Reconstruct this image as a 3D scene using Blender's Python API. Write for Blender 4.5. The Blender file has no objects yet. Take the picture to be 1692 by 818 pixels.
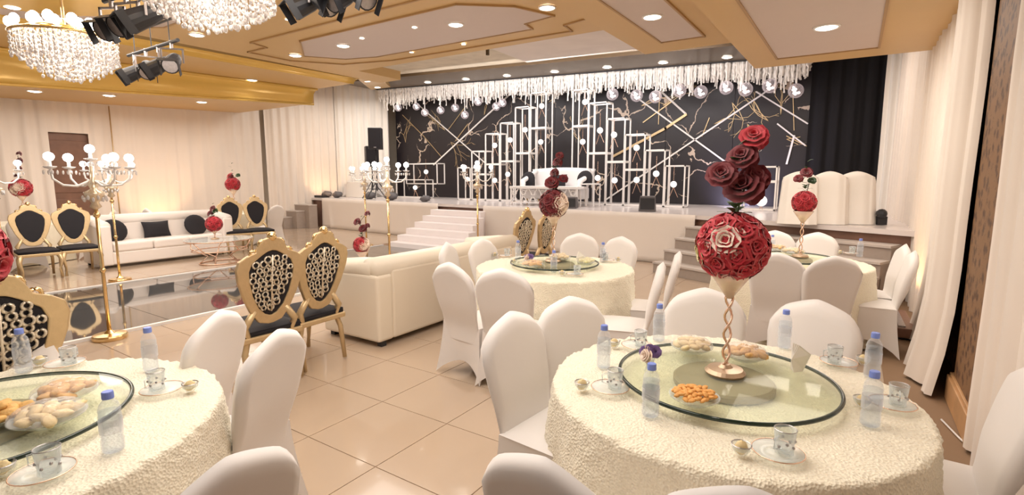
import bpy, math, random
from mathutils import Vector, Matrix, noise
random.seed(7)
PI = math.pi
# ---------------------------------------------------------------- camera
YAW = math.radians(33.5); PIT = math.atan(117/850.0); CH = 1.62
scn = bpy.context.scene
COL = scn.collection
cd = bpy.data.cameras.new('camera'); cam = bpy.data.objects.new('camera', cd); COL.objects.link(cam)
cd.sensor_width = 36; cd.sensor_fit = 'HORIZONTAL'; cd.lens = 36*850/1692.0
cd.clip_start = .05; cd.clip_end = 200
cam.location = (0, 0, CH); cam.rotation_euler = (PI/2-PIT, 0, YAW)
scn.camera = cam
# ---------------------------------------------------------------- world, exposure
w = bpy.data.worlds.new('world'); scn.world = w; w.use_nodes = True
w.node_tree.nodes['Background'].inputs[0].default_value = (1.0, .94, .89, 1)
w.node_tree.nodes['Background'].inputs[1].default_value = 0.42
scn.view_settings.view_transform = 'Standard'; scn.view_settings.look = 'None'
scn.view_settings.gamma = 1; scn.view_settings.exposure = -0.05
WARM = (1.0, .88, .74)
def light(name, kind, loc, power, color=WARM, size=.3, target=None, spot=None, size_y=None):
    d = bpy.data.lights.new(name, kind); d.energy = power; d.color = color
    if kind == 'AREA':
        d.size = size
        if size_y: d.shape = 'RECTANGLE'; d.size_y = size_y
    else: d.shadow_soft_size = size
    if spot: d.spot_size = math.radians(spot); d.spot_blend = .6
    o = bpy.data.objects.new(name, d); COL.objects.link(o); o.location = loc
    if target is not None:
        o.rotation_euler = (Vector(target)-Vector(loc)).to_track_quat('-Z', 'Y').to_euler()
    return o
# large warm fill lights added below the hall ceiling, no real fixtures
light('hall_fill', 'AREA', (-2.2, 1.6, 3.15), 100, (1, .935, .86), 2.6)
light('hall_fill', 'AREA', (-5.2, 4.4, 3.8), 125, (1, .935, .86), 3.0)
light('hall_fill', 'AREA', (-9.0, 3.0, 3.5), 140, (1, .935, .86), 3.0)
light('hall_fill', 'AREA', (-13.0, 5.2, 3.15), 95, (1, .93, .85), 2.0, size_y=5.0)
light('hall_fill', 'AREA', (-.6, 6.4, 3.15), 60, (1, .92, .82), 1.2, size_y=3.0)
light('stage_fill', 'AREA', (-12.5, 10.6, 4.3), 120, (1, .93, .85), 2.5)  # fill lights added over the stage, no real fixtures
light('stage_fill', 'AREA', (-6.5, 10.2, 3.95), 175, (1, .95, .94), 8.0, size_y=.7, target=(-6.5, 12.6, 2.2))  # added fill, tilted to brighten fringe, backdrop and towers
light('stage_fill', 'AREA', (-1.0, 10.3, 3.9), 60, (1, .88, .78), 1.5)
light('violet_wash', 'SPOT', (-2.4, 12.2, 1.05), 110, (.72, .66, 1), .1, (-2.2, 13.2, 1.5), 110)
light('uplight', 'SPOT', (-14.4, 6.1, .35), 45, (1, .55, .25), .08, (-15.2, 6.1, 1.6), 100)
light('uplight', 'SPOT', (-14.2, 10.7, .98), 30, (1, .6, .3), .08, (-15.2, 11.2, 2.0), 100)
light('uplight', 'SPOT', (.50, 7.25, .25), 20, (1, .55, .22), .05, (.72, 7.5, 1.0), 90)

# ---------------------------------------------------------------- materials
MATS = {}
def mat(name, col, rough=.6, metal=0., var=0., vscale=8., bump=0., bscale=60., emit=None, estr=0., trans=0., coat=0., sheen=0., voronoi=False, spec=None):
    if name in MATS: return MATS[name]
    m = bpy.data.materials.new(name); m.use_nodes = True; MATS[name] = m
    nt = m.node_tree; b = nt.nodes['Principled BSDF']
    b.inputs['Base Color'].default_value = (*col, 1); b.inputs['Roughness'].default_value = rough
    b.inputs['Metallic'].default_value = metal
    b.inputs['Transmission Weight'].default_value = trans
    b.inputs['Coat Weight'].default_value = coat
    b.inputs['Sheen Weight'].default_value = sheen
    if spec is not None: b.inputs['Specular IOR Level'].default_value = spec
    tc = nt.nodes.new('ShaderNodeTexCoord')
    n = nt.nodes.new('ShaderNodeTexNoise'); n.inputs['Scale'].default_value = vscale; n.inputs['Detail'].default_value = 4
    nt.links.new(tc.outputs['Object'], n.inputs['Vector'])
    r = nt.nodes.new('ShaderNodeMix'); r.data_type = 'RGBA'
    v = max(var, .02)
    r.inputs[6].default_value = (*[max(0, c*(1-v)) for c in col], 1); r.inputs[7].default_value = (*[min(1, c*(1+v)) for c in col], 1)
    nt.links.new(n.outputs['Fac'], r.inputs[0]); nt.links.new(r.outputs[2], b.inputs['Base Color'])
    if bump:
        if voronoi:
            t = nt.nodes.new('ShaderNodeTexVoronoi'); t.inputs['Scale'].default_value = bscale; out = t.outputs['Distance']
        else:
            t = nt.nodes.new('ShaderNodeTexNoise'); t.inputs['Scale'].default_value = bscale; t.inputs['Detail'].default_value = 5; out = t.outputs['Fac']
        nt.links.new(tc.outputs['Object'], t.inputs['Vector'])
        bp = nt.nodes.new('ShaderNodeBump'); bp.inputs['Strength'].default_value = bump; bp.inputs['Distance'].default_value = .01
        nt.links.new(out, bp.inputs['Height']); nt.links.new(bp.outputs[0], b.inputs['Normal'])
    if emit: b.inputs['Emission Color'].default_value = (*emit, 1); b.inputs['Emission Strength'].default_value = estr
    return m
def thin_glass(name, tint, fac=.75, rough=.05, body=(.8, .85, .85), rim=.5):
    m = bpy.data.materials.new(name); m.use_nodes = True; MATS[name] = m
    nt = m.node_tree; nt.nodes.clear()
    o = nt.nodes.new('ShaderNodeOutputMaterial'); mix = nt.nodes.new('ShaderNodeMixShader')
    t = nt.nodes.new('ShaderNodeBsdfTransparent'); t.inputs[0].default_value = (*tint, 1)
    p = nt.nodes.new('ShaderNodeBsdfPrincipled'); p.inputs['Base Color'].default_value = (*body, 1); p.inputs['Roughness'].default_value = rough
    lw = nt.nodes.new('ShaderNodeLayerWeight'); lw.inputs[0].default_value = .35
    mp = nt.nodes.new('ShaderNodeMapRange'); mp.inputs[3].default_value = 1-fac; mp.inputs[4].default_value = min(1, 1-fac+rim)
    nt.links.new(lw.outputs['Facing'], mp.inputs[0]); nt.links.new(mp.outputs[0], mix.inputs[0])
    nt.links.new(t.outputs[0], mix.inputs[1]); nt.links.new(p.outputs[0], mix.inputs[2]); nt.links.new(mix.outputs[0], o.inputs[0])
    return m
cover_m = mat('chair_spandex', (.79, .745, .715), .62, var=.03, vscale=3, bump=.12, bscale=6, sheen=.3)
cloth_m = mat('rosette_cloth', (.91, .84, .67), .85, var=.06, vscale=40, bump=.6, bscale=105, voronoi=True, sheen=.3)
cloth2_m = mat('plain_white_cloth', (.84, .79, .74), .8, var=.03, vscale=2, bump=.15, bscale=12)
drape_m = mat('cream_drape', (.80, .71, .63), .8, var=.05, vscale=1.5, sheen=.2)
drape_w = mat('white_drape', (.86, .81, .75), .8, var=.04, vscale=1.5, sheen=.2)
black_drape = mat('black_drape', (.006, .005, .007), .9, var=.1)
skirt_m = mat('stage_skirt_cloth', (.80, .73, .67), .75, var=.03, vscale=1.2)
stair_m = mat('stair_cloth', (.86, .80, .80), .6, var=.02)
filig_m = mat('champagne_filigree', (.80, .70, .55), .35, .45, var=.15, vscale=60)
gold_m = mat('polished_gold', (.83, .60, .30), .22, 1., var=.08, vscale=20)
gold_p = mat('antique_gold_paint', (.62, .46, .26), .38, .55, var=.12, vscale=25, bump=.15, bscale=90)
rosegold = mat('rose_gold_wire', (.80, .55, .42), .25, .9)
black_f = mat('black_velvet', (.012, .010, .014), .8, var=.2, vscale=15)
black_p = mat('black_plastic', (.02, .02, .024), .45, var=.2)
grey_p = mat('grey_plastic', (.12, .11, .115), .6, var=.2)
silver_p = mat('worn_silver', (.45, .42, .42), .35, .8, var=.3, vscale=30)
sofa_m = mat('cream_leatherette', (.82, .73, .60), .45, var=.03, vscale=2, bump=.06, bscale=25)
sofa_w = mat('white_leatherette', (.84, .77, .72), .5, var=.03, vscale=2, bump=.1, bscale=9)
ceil_m = mat('tan_ceiling_paint', (.62, .41, .175), .45, var=.05, vscale=1.2)
ceilgold = mat('gold_ceiling_paint', (.78, .50, .12), .2, .15, var=.08, vscale=1.2)
panel_m = mat('pink_beige_ceiling_panel', (.60, .50, .45), .6, var=.02)
lining_m = mat('brown_moulding_line', (.42, .25, .10), .45)
slab_m = mat('rough_plaster_slab', (.62, .54, .42), .9, var=.25, vscale=3, bump=.6, bscale=8)
bronze_m = mat('dark_bronze_beam', (.10, .062, .03), .4, .2, var=.1)
white_frame = mat('white_lacquer', (.85, .81, .78), .35, var=.02)
white_s = mat('white_gloss_sofa', (.86, .83, .82), .35, var=.02)
lamp_m = mat('lamp_glow', (1, .95, .88), .4, emit=(1, .93, .82), estr=9)
bulb_m = mat('bulb_glow', (1, .95, .9), .4, emit=(1, .93, .85), estr=14)
ball_m = mat('white_glowing_ball', (.95, .93, .92), .4, emit=(1, .96, .93), estr=.9)
crystal_m = mat('crystal_drops', (.9, .82, .80), .12, .15, var=.25, vscale=60, trans=.35)
glass_m = thin_glass('clear_glass', (.97, .98, .98), .88, .03, rim=.5)
plastic_m = thin_glass('clear_bottle_plastic', (.97, .98, 1), .90, .05, (.92, .93, .96), .38)
ttglass_m = thin_glass('green_tinted_plate_glass', (.95, .965, .91), .94, .02, (.66, .70, .60), .14)
globe_m = thin_glass('hanging_globe_glass', (.98, .96, .98), .90, .03, (.95, .88, .93), .5)
wrap_m = thin_glass('cellophane_wrap', (.98, .97, .96), .88, .08, (.95, .92, .9), .3)
edge_m = mat('dark_green_glass_edge', (.015, .03, .02), .12)
base_m = mat('beige_turntable_base', (.27, .20, .095), .5, var=.04)
cap_m = mat('blue_bottle_cap', (.20, .28, .72), .45)
red_m = mat('red_petal', (.50, .012, .028), .6, var=.35, vscale=30, sheen=.4)
dark_red = mat('dark_red_petal', (.17, .004, .010), .6, var=.3, vscale=30, sheen=.3)
cream_pet = mat('cream_petal', (.88, .72, .60), .6, var=.1, vscale=30)
yellow_pet = mat('pale_yellow_petal', (.80, .76, .42), .6, var=.1, vscale=30)
purple_m = mat('purple_petal', (.20, .12, .32), .6, var=.6, vscale=60)
leaf_m = mat('dark_leaf', (.05, .10, .035), .55, var=.3, vscale=30)
pastry_m = mat('pale_pastry', (.76, .60, .32), .65, var=.3, vscale=40, bump=.4, bscale=80)
biscuit_m = mat('golden_biscuit', (.70, .42, .14), .65, var=.35, vscale=50, bump=.4, bscale=80)
orange_m = mat('orange_snack', (.85, .38, .10), .6, var=.35, vscale=60, bump=.4, bscale=90)
napkin_m = mat('white_paper_napkin', (.90, .86, .78), .8)
fringe_m = mat('white_wisteria', (.93, .89, .85), .75, var=.08, vscale=25)
tile_m = mat('beige_polished_tile', (.47, .36, .265), .12, var=.05, vscale=1.1, coat=.2)
grout_m = mat('brown_grout', (.26, .16, .09), .8)
deck_m = mat('stage_deck_white', (.72, .66, .64), .22, var=.03)
step_m = mat('grey_carpeted_step', (.34, .28, .24), .8, var=.1, vscale=12, bump=.2)
tread_m = mat('pale_step_nosing', (.50, .44, .40), .6, var=.08)
wood_m = mat('brown_wood', (.20, .10, .065), .4, var=.35, vscale=5)
oak_m = mat('warm_wood_skirting', (.50, .28, .13), .4, var=.35, vscale=6)
wall_m = mat('cream_wall_paint', (.78, .70, .60), .8, var=.02)

def damask():
    m = mat('brown_damask_wallpaper', (.2, .11, .05), .6)
    nt = m.node_tree; b = nt.nodes['Principled BSDF']; tc = nt.nodes['Texture Coordinate']
    v = nt.nodes.new('ShaderNodeTexVoronoi'); v.inputs['Scale'].default_value = 14; nt.links.new(tc.outputs['Object'], v.inputs['Vector'])
    n = nt.nodes.new('ShaderNodeTexNoise'); n.inputs['Scale'].default_value = 22; n.inputs['Distortion'].default_value = 2.5; nt.links.new(tc.outputs['Object'], n.inputs['Vector'])
    mu = nt.nodes.new('ShaderNodeMath'); mu.operation = 'MULTIPLY'; nt.links.new(v.outputs['Distance'], mu.inputs[0]); nt.links.new(n.outputs['Fac'], mu.inputs[1])
    cr = nt.nodes.new('ShaderNodeValToRGB'); cr.color_ramp.elements[0].position = .12; cr.color_ramp.elements[1].position = .26
    cr.color_ramp.elements[0].color = (.085, .038, .018, 1); cr.color_ramp.elements[1].color = (.22, .115, .05, 1)
    nt.links.new(mu.outputs[0], cr.inputs[0]); nt.links.new(cr.outputs[0], b.inputs['Base Color']); return m
damask_m = damask()
def marble(name, dark, vein, scale, thr, rough=.12):
    m = mat(name, dark, rough)
    nt = m.node_tree; b = nt.nodes['Principled BSDF']; tc = nt.nodes['Texture Coordinate']
    n = nt.nodes.new('ShaderNodeTexNoise'); n.inputs['Scale'].default_value = 1.6; n.inputs['Detail'].default_value = 5; nt.links.new(tc.outputs['Object'], n.inputs['Vector'])
    mx = nt.nodes.new('ShaderNodeMix'); mx.data_type = 'RGBA'; mx.inputs[0].default_value = .45
    nt.links.new(tc.outputs['Object'], mx.inputs[6]); nt.links.new(n.outputs['Color'], mx.inputs[7])
    v = nt.nodes.new('ShaderNodeTexVoronoi'); v.feature = 'DISTANCE_TO_EDGE'; v.inputs['Scale'].default_value = scale; nt.links.new(mx.outputs[2], v.inputs['Vector'])
    n2 = nt.nodes.new('ShaderNodeTexNoise'); n2.inputs['Scale'].default_value = 1.1; nt.links.new(tc.outputs['Object'], n2.inputs['Vector'])
    ml = nt.nodes.new('ShaderNodeMapRange'); ml.inputs[1].default_value = .48; ml.inputs[2].default_value = .62; ml.inputs[3].default_value = 0; ml.inputs[4].default_value = thr
    nt.links.new(n2.outputs['Fac'], ml.inputs[0])
    lt = nt.nodes.new('ShaderNodeMath'); lt.operation = 'LESS_THAN'; nt.links.new(v.outputs['Distance'], lt.inputs[0]); nt.links.new(ml.outputs[0], lt.inputs[1])
    c = nt.nodes.new('ShaderNodeMix'); c.data_type = 'RGBA'; c.inputs[6].default_value = (*dark, 1); c.inputs[7].default_value = (*vein, 1)
    nt.links.new(lt.outputs[0], c.inputs[0]); nt.links.new(c.outputs[2], b.inputs['Base Color']); return m
backdrop_m = marble('black_marble_print', (.014, .010, .013), (.55, .44, .35), 1.5, .016, .45)
mirror_m = mat('mirror_floor', (.26, .25, .24), .04, .75, var=.25, vscale=1.5)

# ---------------------------------------------------------------- mesh helper
class MB:
    def __init__(s): s.v = []; s.f = []
    def add(s, vs, fs):
        o = len(s.v); s.v += [tuple(v) for v in vs]; s.f += [tuple(i+o for i in f) for f in fs]; return s
    def box(s, c, d, rz=0, taper=1.0):
        x, y, z = d[0]/2, d[1]/2, d[2]/2; vs = []
        for sz, t in ((-1, 1.0), (1, taper)):
            for sx, sy in ((-1, -1), (1, -1), (1, 1), (-1, 1)):
                a, b = sx*x*t, sy*y*t
                vs.append((c[0]+a*math.cos(rz)-b*math.sin(rz), c[1]+a*math.sin(rz)+b*math.cos(rz), c[2]+sz*z))
        return s.add(vs, [(3, 2, 1, 0), (4, 5, 6, 7), (0, 1, 5, 4), (1, 2, 6, 5), (2, 3, 7, 6), (3, 0, 4, 7)])
    def lo(s, a, b): return s.box([(a[i]+b[i])/2 for i in range(3)], [abs(b[i]-a[i]) for i in range(3)])
    def tube(s, pts, r, n=8, cap=True):
        pts = [Vector(p) for p in pts]; rs = r if isinstance(r, (list, tuple)) else [r]*len(pts)
        vs = []; fs = []; up = None
        for i, p in enumerate(pts):
            t = (pts[min(i+1, len(pts)-1)]-pts[max(i-1, 0)])
            if t.length < 1e-9: t = Vector((0, 0, 1))
            t.normalize()
            if up is None: up = Vector((0, 0, 1)) if abs(t.z) < .9 else Vector((1, 0, 0))
            a = t.cross(up)
            if a.length < 1e-4: a = t.cross(Vector((1, 0.3, 0)))
            a.normalize(); b = t.cross(a); up = b*-1 if False else up
            for k in range(n):
                q = 2*PI*k/n; vs.append(p+a*math.cos(q)*rs[i]+b*math.sin(q)*rs[i])
        for i in range(len(pts)-1):
            for k in range(n): fs.append((i*n+k, i*n+(k+1) % n, (i+1)*n+(k+1) % n, (i+1)*n+k))
        if cap: fs.append(tuple(range(n))[::-1]); fs.append(tuple((len(pts)-1)*n+k for k in range(n)))
        return s.add(vs, fs)
    def bar(s, a, b, w):                     # square bar
        a = Vector(a); b = Vector(b); t = (b-a).normalized(); u = Vector((0, 0, 1)) if abs(t.z) < .9 else Vector((0, 1, 0))
        x = t.cross(u).normalized()*w/2; y = t.cross(x).normalized()*w/2
        vs = [p+q for p in (a-t*w/2, b+t*w/2) for q in (x+y, x-y, -x-y, -x+y)]
        return s.add(vs, [(0, 1, 2, 3), (7, 6, 5, 4), (0, 4, 5, 1), (1, 5, 6, 2), (2, 6, 7, 3), (3, 7, 4, 0)])
    def lathe(s, prof, n=20, c=(0, 0, 0), cap=True):
        vs = []; fs = []
        for r, z in prof:
            for k in range(n): q = 2*PI*k/n; vs.append((c[0]+r*math.cos(q), c[1]+r*math.sin(q), c[2]+z))
        m = len(prof)
        for i in range(m-1):
            for k in range(n): fs.append((i*n+k, i*n+(k+1) % n, (i+1)*n+(k+1) % n, (i+1)*n+k))
        if cap: fs.append(tuple(range(n))[::-1]); fs.append(tuple((m-1)*n+k for k in range(n)))
        return s.add(vs, fs)
    def ball(s, c, r, n=12, m=8, sq=(1, 1, 1), jit=0):
        vs = []; fs = []
        for i in range(m+1):
            t = PI*i/m
            for k in range(n):
                q = 2*PI*k/n; d = Vector((math.sin(t)*math.cos(q), math.sin(t)*math.sin(q), math.cos(t)))
                rr = r*(1+jit*noise.noise(d*2.2+Vector(c)*7))
                vs.append((c[0]+d.x*rr*sq[0], c[1]+d.y*rr*sq[1], c[2]+d.z*rr*sq[2]))
        for i in range(m):
            for k in range(n): fs.append((i*n+k, (i+1)*n+k, (i+1)*n+(k+1) % n, i*n+(k+1) % n))
        return s.add(vs, fs)
    def torus(s, c, R, r, n=20, m=6, ax='z'):
        pts = []
        for k in range(n+1):
            q = 2*PI*k/n; a, b = R*math.cos(q), R*math.sin(q)
            pts.append({'z': (c[0]+a, c[1]+b, c[2]), 'y': (c[0]+a, c[1], c[2]+b), 'x': (c[0], c[1]+a, c[2]+b)}[ax])
        return s.tube(pts, r, m, False)
    def poly(s, pts, z0, z1):               # extruded polygon
        n = len(pts); vs = [(x, y, z0) for x, y in pts]+[(x, y, z1) for x, y in pts]
        return s.add(vs, [tuple(range(n))[::-1], tuple(range(n, 2*n))]+[(i, (i+1) % n, n+(i+1) % n, n+i) for i in range(n)])
    def grid(s, fn, nu, nv, cu=False):
        vs = [fn(i/nu, j/nv) for j in range(nv+1) for i in range(nu+1)]
        fs = [(j*(nu+1)+i, j*(nu+1)+i+1, (j+1)*(nu+1)+i+1, (j+1)*(nu+1)+i) for j in range(nv) for i in range(nu)]
        return s.add(vs, fs)
    def build(s, name, m, parent=None, smooth=False, bevel=0, seg=2, weld=False, solid=0):
        me = bpy.data.meshes.new(name); me.from_pydata(s.v, [], s.f); me.update()
        me.materials.append(m)
        if smooth:
            me.polygons.foreach_set('use_smooth', [True]*len(me.polygons))
        o = bpy.data.objects.new(name, me); COL.objects.link(o)
        if parent is not None: o.parent = parent
        if bevel:
            b = o.modifiers.new('bevel', 'BEVEL'); b.width = bevel; b.segments = seg; b.limit_method = 'ANGLE'
        if weld: o.modifiers.new('weld', 'WELD')
        if solid:
            q = o.modifiers.new('solid', 'SOLIDIFY'); q.thickness = solid; q.offset = 0
        return o
def tag(o, label=None, cat=None, group=None, kind=None):
    if label: o['label'] = label
    if cat: o['category'] = cat
    if group: o['group'] = group
    if kind: o['kind'] = kind
    return o
def thing(name, label, cat, loc=(0, 0, 0), rz=0, group=None):
    o = bpy.data.objects.new(name, None); COL.objects.link(o); o.empty_display_size = .1
    o.location = loc; o.rotation_euler = (0, 0, rz); return tag(o, label, cat, group)
def copy_tree(o, parent=None):
    c = o.copy(); COL.objects.link(c); c.parent = parent
    for ch in list(o.children): copy_tree(ch, c)
    return c
def struct(name, mb, m, parent=None, **k):
    o = mb.build(name, m, parent, **k)
    if parent is None: o['kind'] = 'structure'
    return o
def lerp(a, b, t): return a+(b-a)*t

# ================================================================= SETTING
# floor: grout slab and single tiles
fl = struct('floor', MB().lo((-15.6, -4, -.12), (1.3, 14.2, -.004)), grout_m)
S = .612; tm = None; tl = []
for i in range(-26, 4):
    for j in range(-4, 18):
        x = -2.135+S*i+S/2; y = 1.83+S*j+S/2
        if x > 1.2 or x < -15.3: continue
        if y > 10.0 or y < -1.3: continue
        # keep those which can be in view
        fw = -x*math.sin(YAW)+y*math.cos(YAW); ri = x*math.cos(YAW)+y*math.sin(YAW)
        if fw < .8 or abs(ri) > fw*1.06+.5: continue
        if -9.3 < x < -6.2: continue
        tl.append((fw, x, y))
tl.sort()
far = MB()
for k, (fw, x, y) in enumerate(tl):
    if k < 295:
        if tm is None:
            o = MB().box((0, 0, -.004), (S-.005, S-.005, .008)).build('floor_tile', tile_m, fl, bevel=.0008, seg=1); tm = o
        else:
            o = tm.copy(); COL.objects.link(o)
        o.location = (x, y, 0)
    else: far.box((x, y, -.004), (S-.005, S-.005, .008))
for i in range(-26, 4):                       # the rest of the hall floor, behind and beside the view
    for j in range(-9, 20):
        x = -2.135+S*i+S/2; y = 1.83+S*j+S/2
        if (-9.3 < x < -6.2) or any(abs(x-a) < .01 and abs(y-b) < .01 for _, a, b in tl): continue
        far.box((x, y, -.004), (S-.005, S-.005, .008))
tag(far.build('floor_tiles', tile_m, fl), kind='stuff')

# walls
struct('wall_right', MB().lo((.81, -4, 0), (1.15, 14.2, 5.4)), damask_m)
struct('wall_left', MB().lo((-15.6, -4, 0), (-15.35, 14.2, 5.4)), wall_m)
struct('wall_back', MB().lo((-15.4, 13.9, 0), (1.0, 14.1, 5.4)), wall_m)
struct('trim_17', MB().lo((.70, 3.97, .2), (.82, 4.72, 3.19)), damask_m)
struct('baseboard_right', MB().lo((.67, 3.9, 0), (.81, 4.8, .18)).lo((.685, 3.9, .18), (.81, 4.8, .2)), oak_m, bevel=.006)
struct('baseboard_left', MB().lo((-15.35, -1, 0), (-15.3, 9, .12)), oak_m, bevel=.006)

# ---- ceiling tiers
zl = lambda y: 3.27+.04*(y-3.3)
c = MB()
def slopebox(mb, x0, x1, y0, y1, z0a, z0b, z1):
    mb.add([(x0[0], y0, z0a), (x1[0], y0, z0a), (x1[1], y1, z0b), (x0[1], y1, z0b), (x0[0], y0, z1), (x1[0], y0, z1), (x1[1], y1, z1), (x0[1], y1, z1)],
           [(3, 2, 1, 0), (4, 5, 6, 7), (0, 1, 5, 4), (1, 2, 6, 5), (2, 3, 7, 6), (3, 0, 4, 7)])
c.lo((-1.36, -4, 3.2), (1.3, 8.55, 3.9))                       # right low soffit
c.lo((-3.02, -4, 3.6), (-1.36, 8.5, 3.95))                     # second tier
c.lo((-9.9, -4, 3.9), (-3.02, 7.85, 4.1))                      # main field in front of the opening
c.lo((-9.9, 7.85, 3.9), (-9.2, 9.1, 4.1))
slopebox(c, (-15.4, -15.4), (-13.6, -11.7), -4, 8.5, zl(-4), zl(8.5), 4.2)   # left low soffit
slopebox(c, (-13.4, -11.5), (-10.7, -10.1), -4, 8.4, 3.80, 3.80, 4.15)      # left second tier
struct('ceiling', c, ceil_m)
# gold cove faces on the left
def cove(x0, z0, x1, z1, m, name):
    def fn(u, v):
        y = lerp(-3.9, 8.45, u); a = v*PI/2
        xa, xb = lerp(x0[0], x0[1], u), lerp(x1[0], x1[1], u); za, zb = lerp(z0[0], z0[1], u), lerp(z1[0], z1[1], u)
        return (lerp(xa, xb, 1-math.cos(a)), y, lerp(za, zb, math.sin(a)))
    struct(name, MB().grid(fn, 40, 10), m, smooth=True, solid=.01)
cove((-13.6, -11.7), (zl(-4)-.003, zl(8.5)-.003), (-13.35, -11.45), (3.78, 3.79), ceilgold, 'trim_1')
cove((-10.7, -10.1), (3.795, 3.795), (-10.5, -9.9), (3.895, 3.895), ceilgold, 'trim_2')
struct('trim_3', MB().tube([(-13.62, -4, zl(-4)-.02), (-11.72, 8.5, zl(8.5)-.02)], .03, 8).tube([(-13.3, -4, 3.77), (-11.4, 8.4, 3.78)], .028, 8), ceilgold, smooth=True)
# flat panels with raised outline
def panel(name, pts, z, m, w=.025, off=.012):
    o = struct(name, MB().poly(pts, z-off, z), m)
    n = len(pts); b = MB()
    for i in range(n): b.bar((*pts[i], z-off), (*pts[(i+1) % n], z-off), w)
    b.build('moulding', lining_m, o)
    return o
panel('trim_4', [(-1.0, -2), (.12, -2), (.12, 7.95), (-1.0, 7.95)], 3.2, panel_m)
panel('trim_5', [(-2.55, -2), (-1.93, -2), (-1.93, 7.85), (-2.55, 7.85)], 3.6, panel_m)
px_ = [(-8.9, 6.3), (-8.45, 6.9), (-7.8, 7.1), (-4.35, 7.15), (-4.3, 6.85), (-3.75, 6.75), (-4.0, 6.1), (-4.6, 5.6), (-8.0, 5.6)]
panel('trim_6', px_, 3.9, panel_m)
b = MB(); out = [(-9.5, 6.4), (-8.9, 7.2), (-7.8, 7.5), (-3.9, 7.6), (-3.85, 7.25), (-3.25, 7.1), (-3.25, 5.2), (-8.8, 5.2), (-8.9, 5.55), (-9.5, 5.55)]
for i in range(len(out)): b.bar((*out[i], 3.895), (*out[(i+1) % len(out)], 3.895), .03)
struct('trim_7', b, lining_m)
panel('trim_8', [(-10.35, .3), (-4.2, .3), (-4.2, 3.3), (-4.8, 3.9), (-9.0, 3.95), (-10.35, 3.15)], 3.9, panel_m)
struct('trim_9', MB().lathe([(1.5, 3.86), (1.52, 3.875), (1.5, 3.89)], 64, (-8.3, 1.85, 0)), ceilgold, smooth=False)
# side edges of the lower tiers towards the opening, boxed light beam, bronze stage beam
def ztop(x): return lerp(4.52, 4.04, (x+13.9)/13.0)
bz = MB()
y0, y1 = 11.0, 12.9
bz.add([(-13.9, y0, ztop(-13.9)+.04), (-.9, y0, ztop(-.9)+.04), (-.9, y1, ztop(-.9)+.04), (-13.9, y1, ztop(-13.9)+.04),
        (-13.9, y0, ztop(-13.9)+.12), (-.9, y0, ztop(-.9)+.12), (-.9, y1, ztop(-.9)+.12), (-13.9, y1, ztop(-13.9)+.12)],
       [(3, 2, 1, 0), (4, 5, 6, 7), (0, 1, 5, 4), (1, 2, 6, 5), (2, 3, 7, 6), (3, 0, 4, 7)])
struct('trim_10', bz, bronze_m)
struct('trim_11', MB().lo((-9.9, 7.82, 4.08), (-3.0, 7.86, 4.3)).lo((-3.06, 8.5, 3.95), (-1.36, 8.54, 4.3)).lo((-3.06, 7.85, 3.92), (-3.0, 8.5, 4.2)), ceil_m)
sl = struct('trim_12', MB().add([(-13.0, 7.86, 4.12), (-2.9, 7.86, 4.12), (-1.0, 11.05, ztop(-1.0)+.12), (-13.9, 11.05, ztop(-13.9)+.12), (-13.0, 7.86, 4.3), (-2.9, 7.86, 4.3), (-1.0, 11.05, ztop(-1.0)+.3), (-13.9, 11.05, ztop(-13.9)+.3)],
       [(3, 2, 1, 0), (4, 5, 6, 7), (0, 1, 5, 4), (1, 2, 6, 5), (2, 3, 7, 6), (3, 0, 4, 7)]), slab_m)
struct('trim_16', MB().lo((-15.6, 7.6, 5.3), (1.15, 14.1, 5.45)), ceil_m)      # rough slab above the opening
struct('trim_13', MB().add([(-6.2, 8.5, 4.13), (-3.15, 8.5, 4.10), (-3.2, 10.3, 4.12), (-6.6, 10.6, 4.26), (-6.2, 8.5, 4.16), (-3.15, 8.5, 4.13), (-3.2, 10.3, 4.15), (-6.6, 10.6, 4.29)],
       [(3, 2, 1, 0), (4, 5, 6, 7), (0, 1, 5, 4), (1, 2, 6, 5), (2, 3, 7, 6), (3, 0, 4, 7)]), mat('pale_loose_board', (.70, .62, .56), .8, var=.1, vscale=2))
struct('trim_14', MB().box((-4.6, 8.42, 4.1), (3.2, .07, .05)).box((-6.2, 8.5, 4.06), (.05, .05, .16)), bronze_m)
# tan soffit between opening and bronze beam at the left and right
struct('trim_15', MB().add([(-10.0, 8.3, 4.0), (-9.3, 8.3, 4.0), (-12.6, 12.0, 4.45), (-13.5, 12.0, 4.45), (-10.0, 8.3, 4.4), (-9.3, 8.3, 4.4), (-12.6, 12.0, 4.8), (-13.5, 12.0, 4.8)],
       [(3, 2, 1, 0), (4, 5, 6, 7), (0, 1, 5, 4), (1, 2, 6, 5), (2, 3, 7, 6), (3, 0, 4, 7)]), ceil_m)

# ---- door on the left
dr = struct('door_1', MB().lo((-15.36, 3.95, 0), (-15.3, 5.05, 2.62)), wood_m)
for z0_, z1_ in ((.15, 1.1), (1.25, 2.45)): MB().lo((-15.3, 4.1, z0_), (-15.285, 4.9, z1_)).build('door_panel', wood_m, dr, bevel=.01)
MB().lo((-15.3, 4.93, .98), (-15.25, 4.98, 1.1)).build('door_handle', gold_m, dr)

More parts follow.
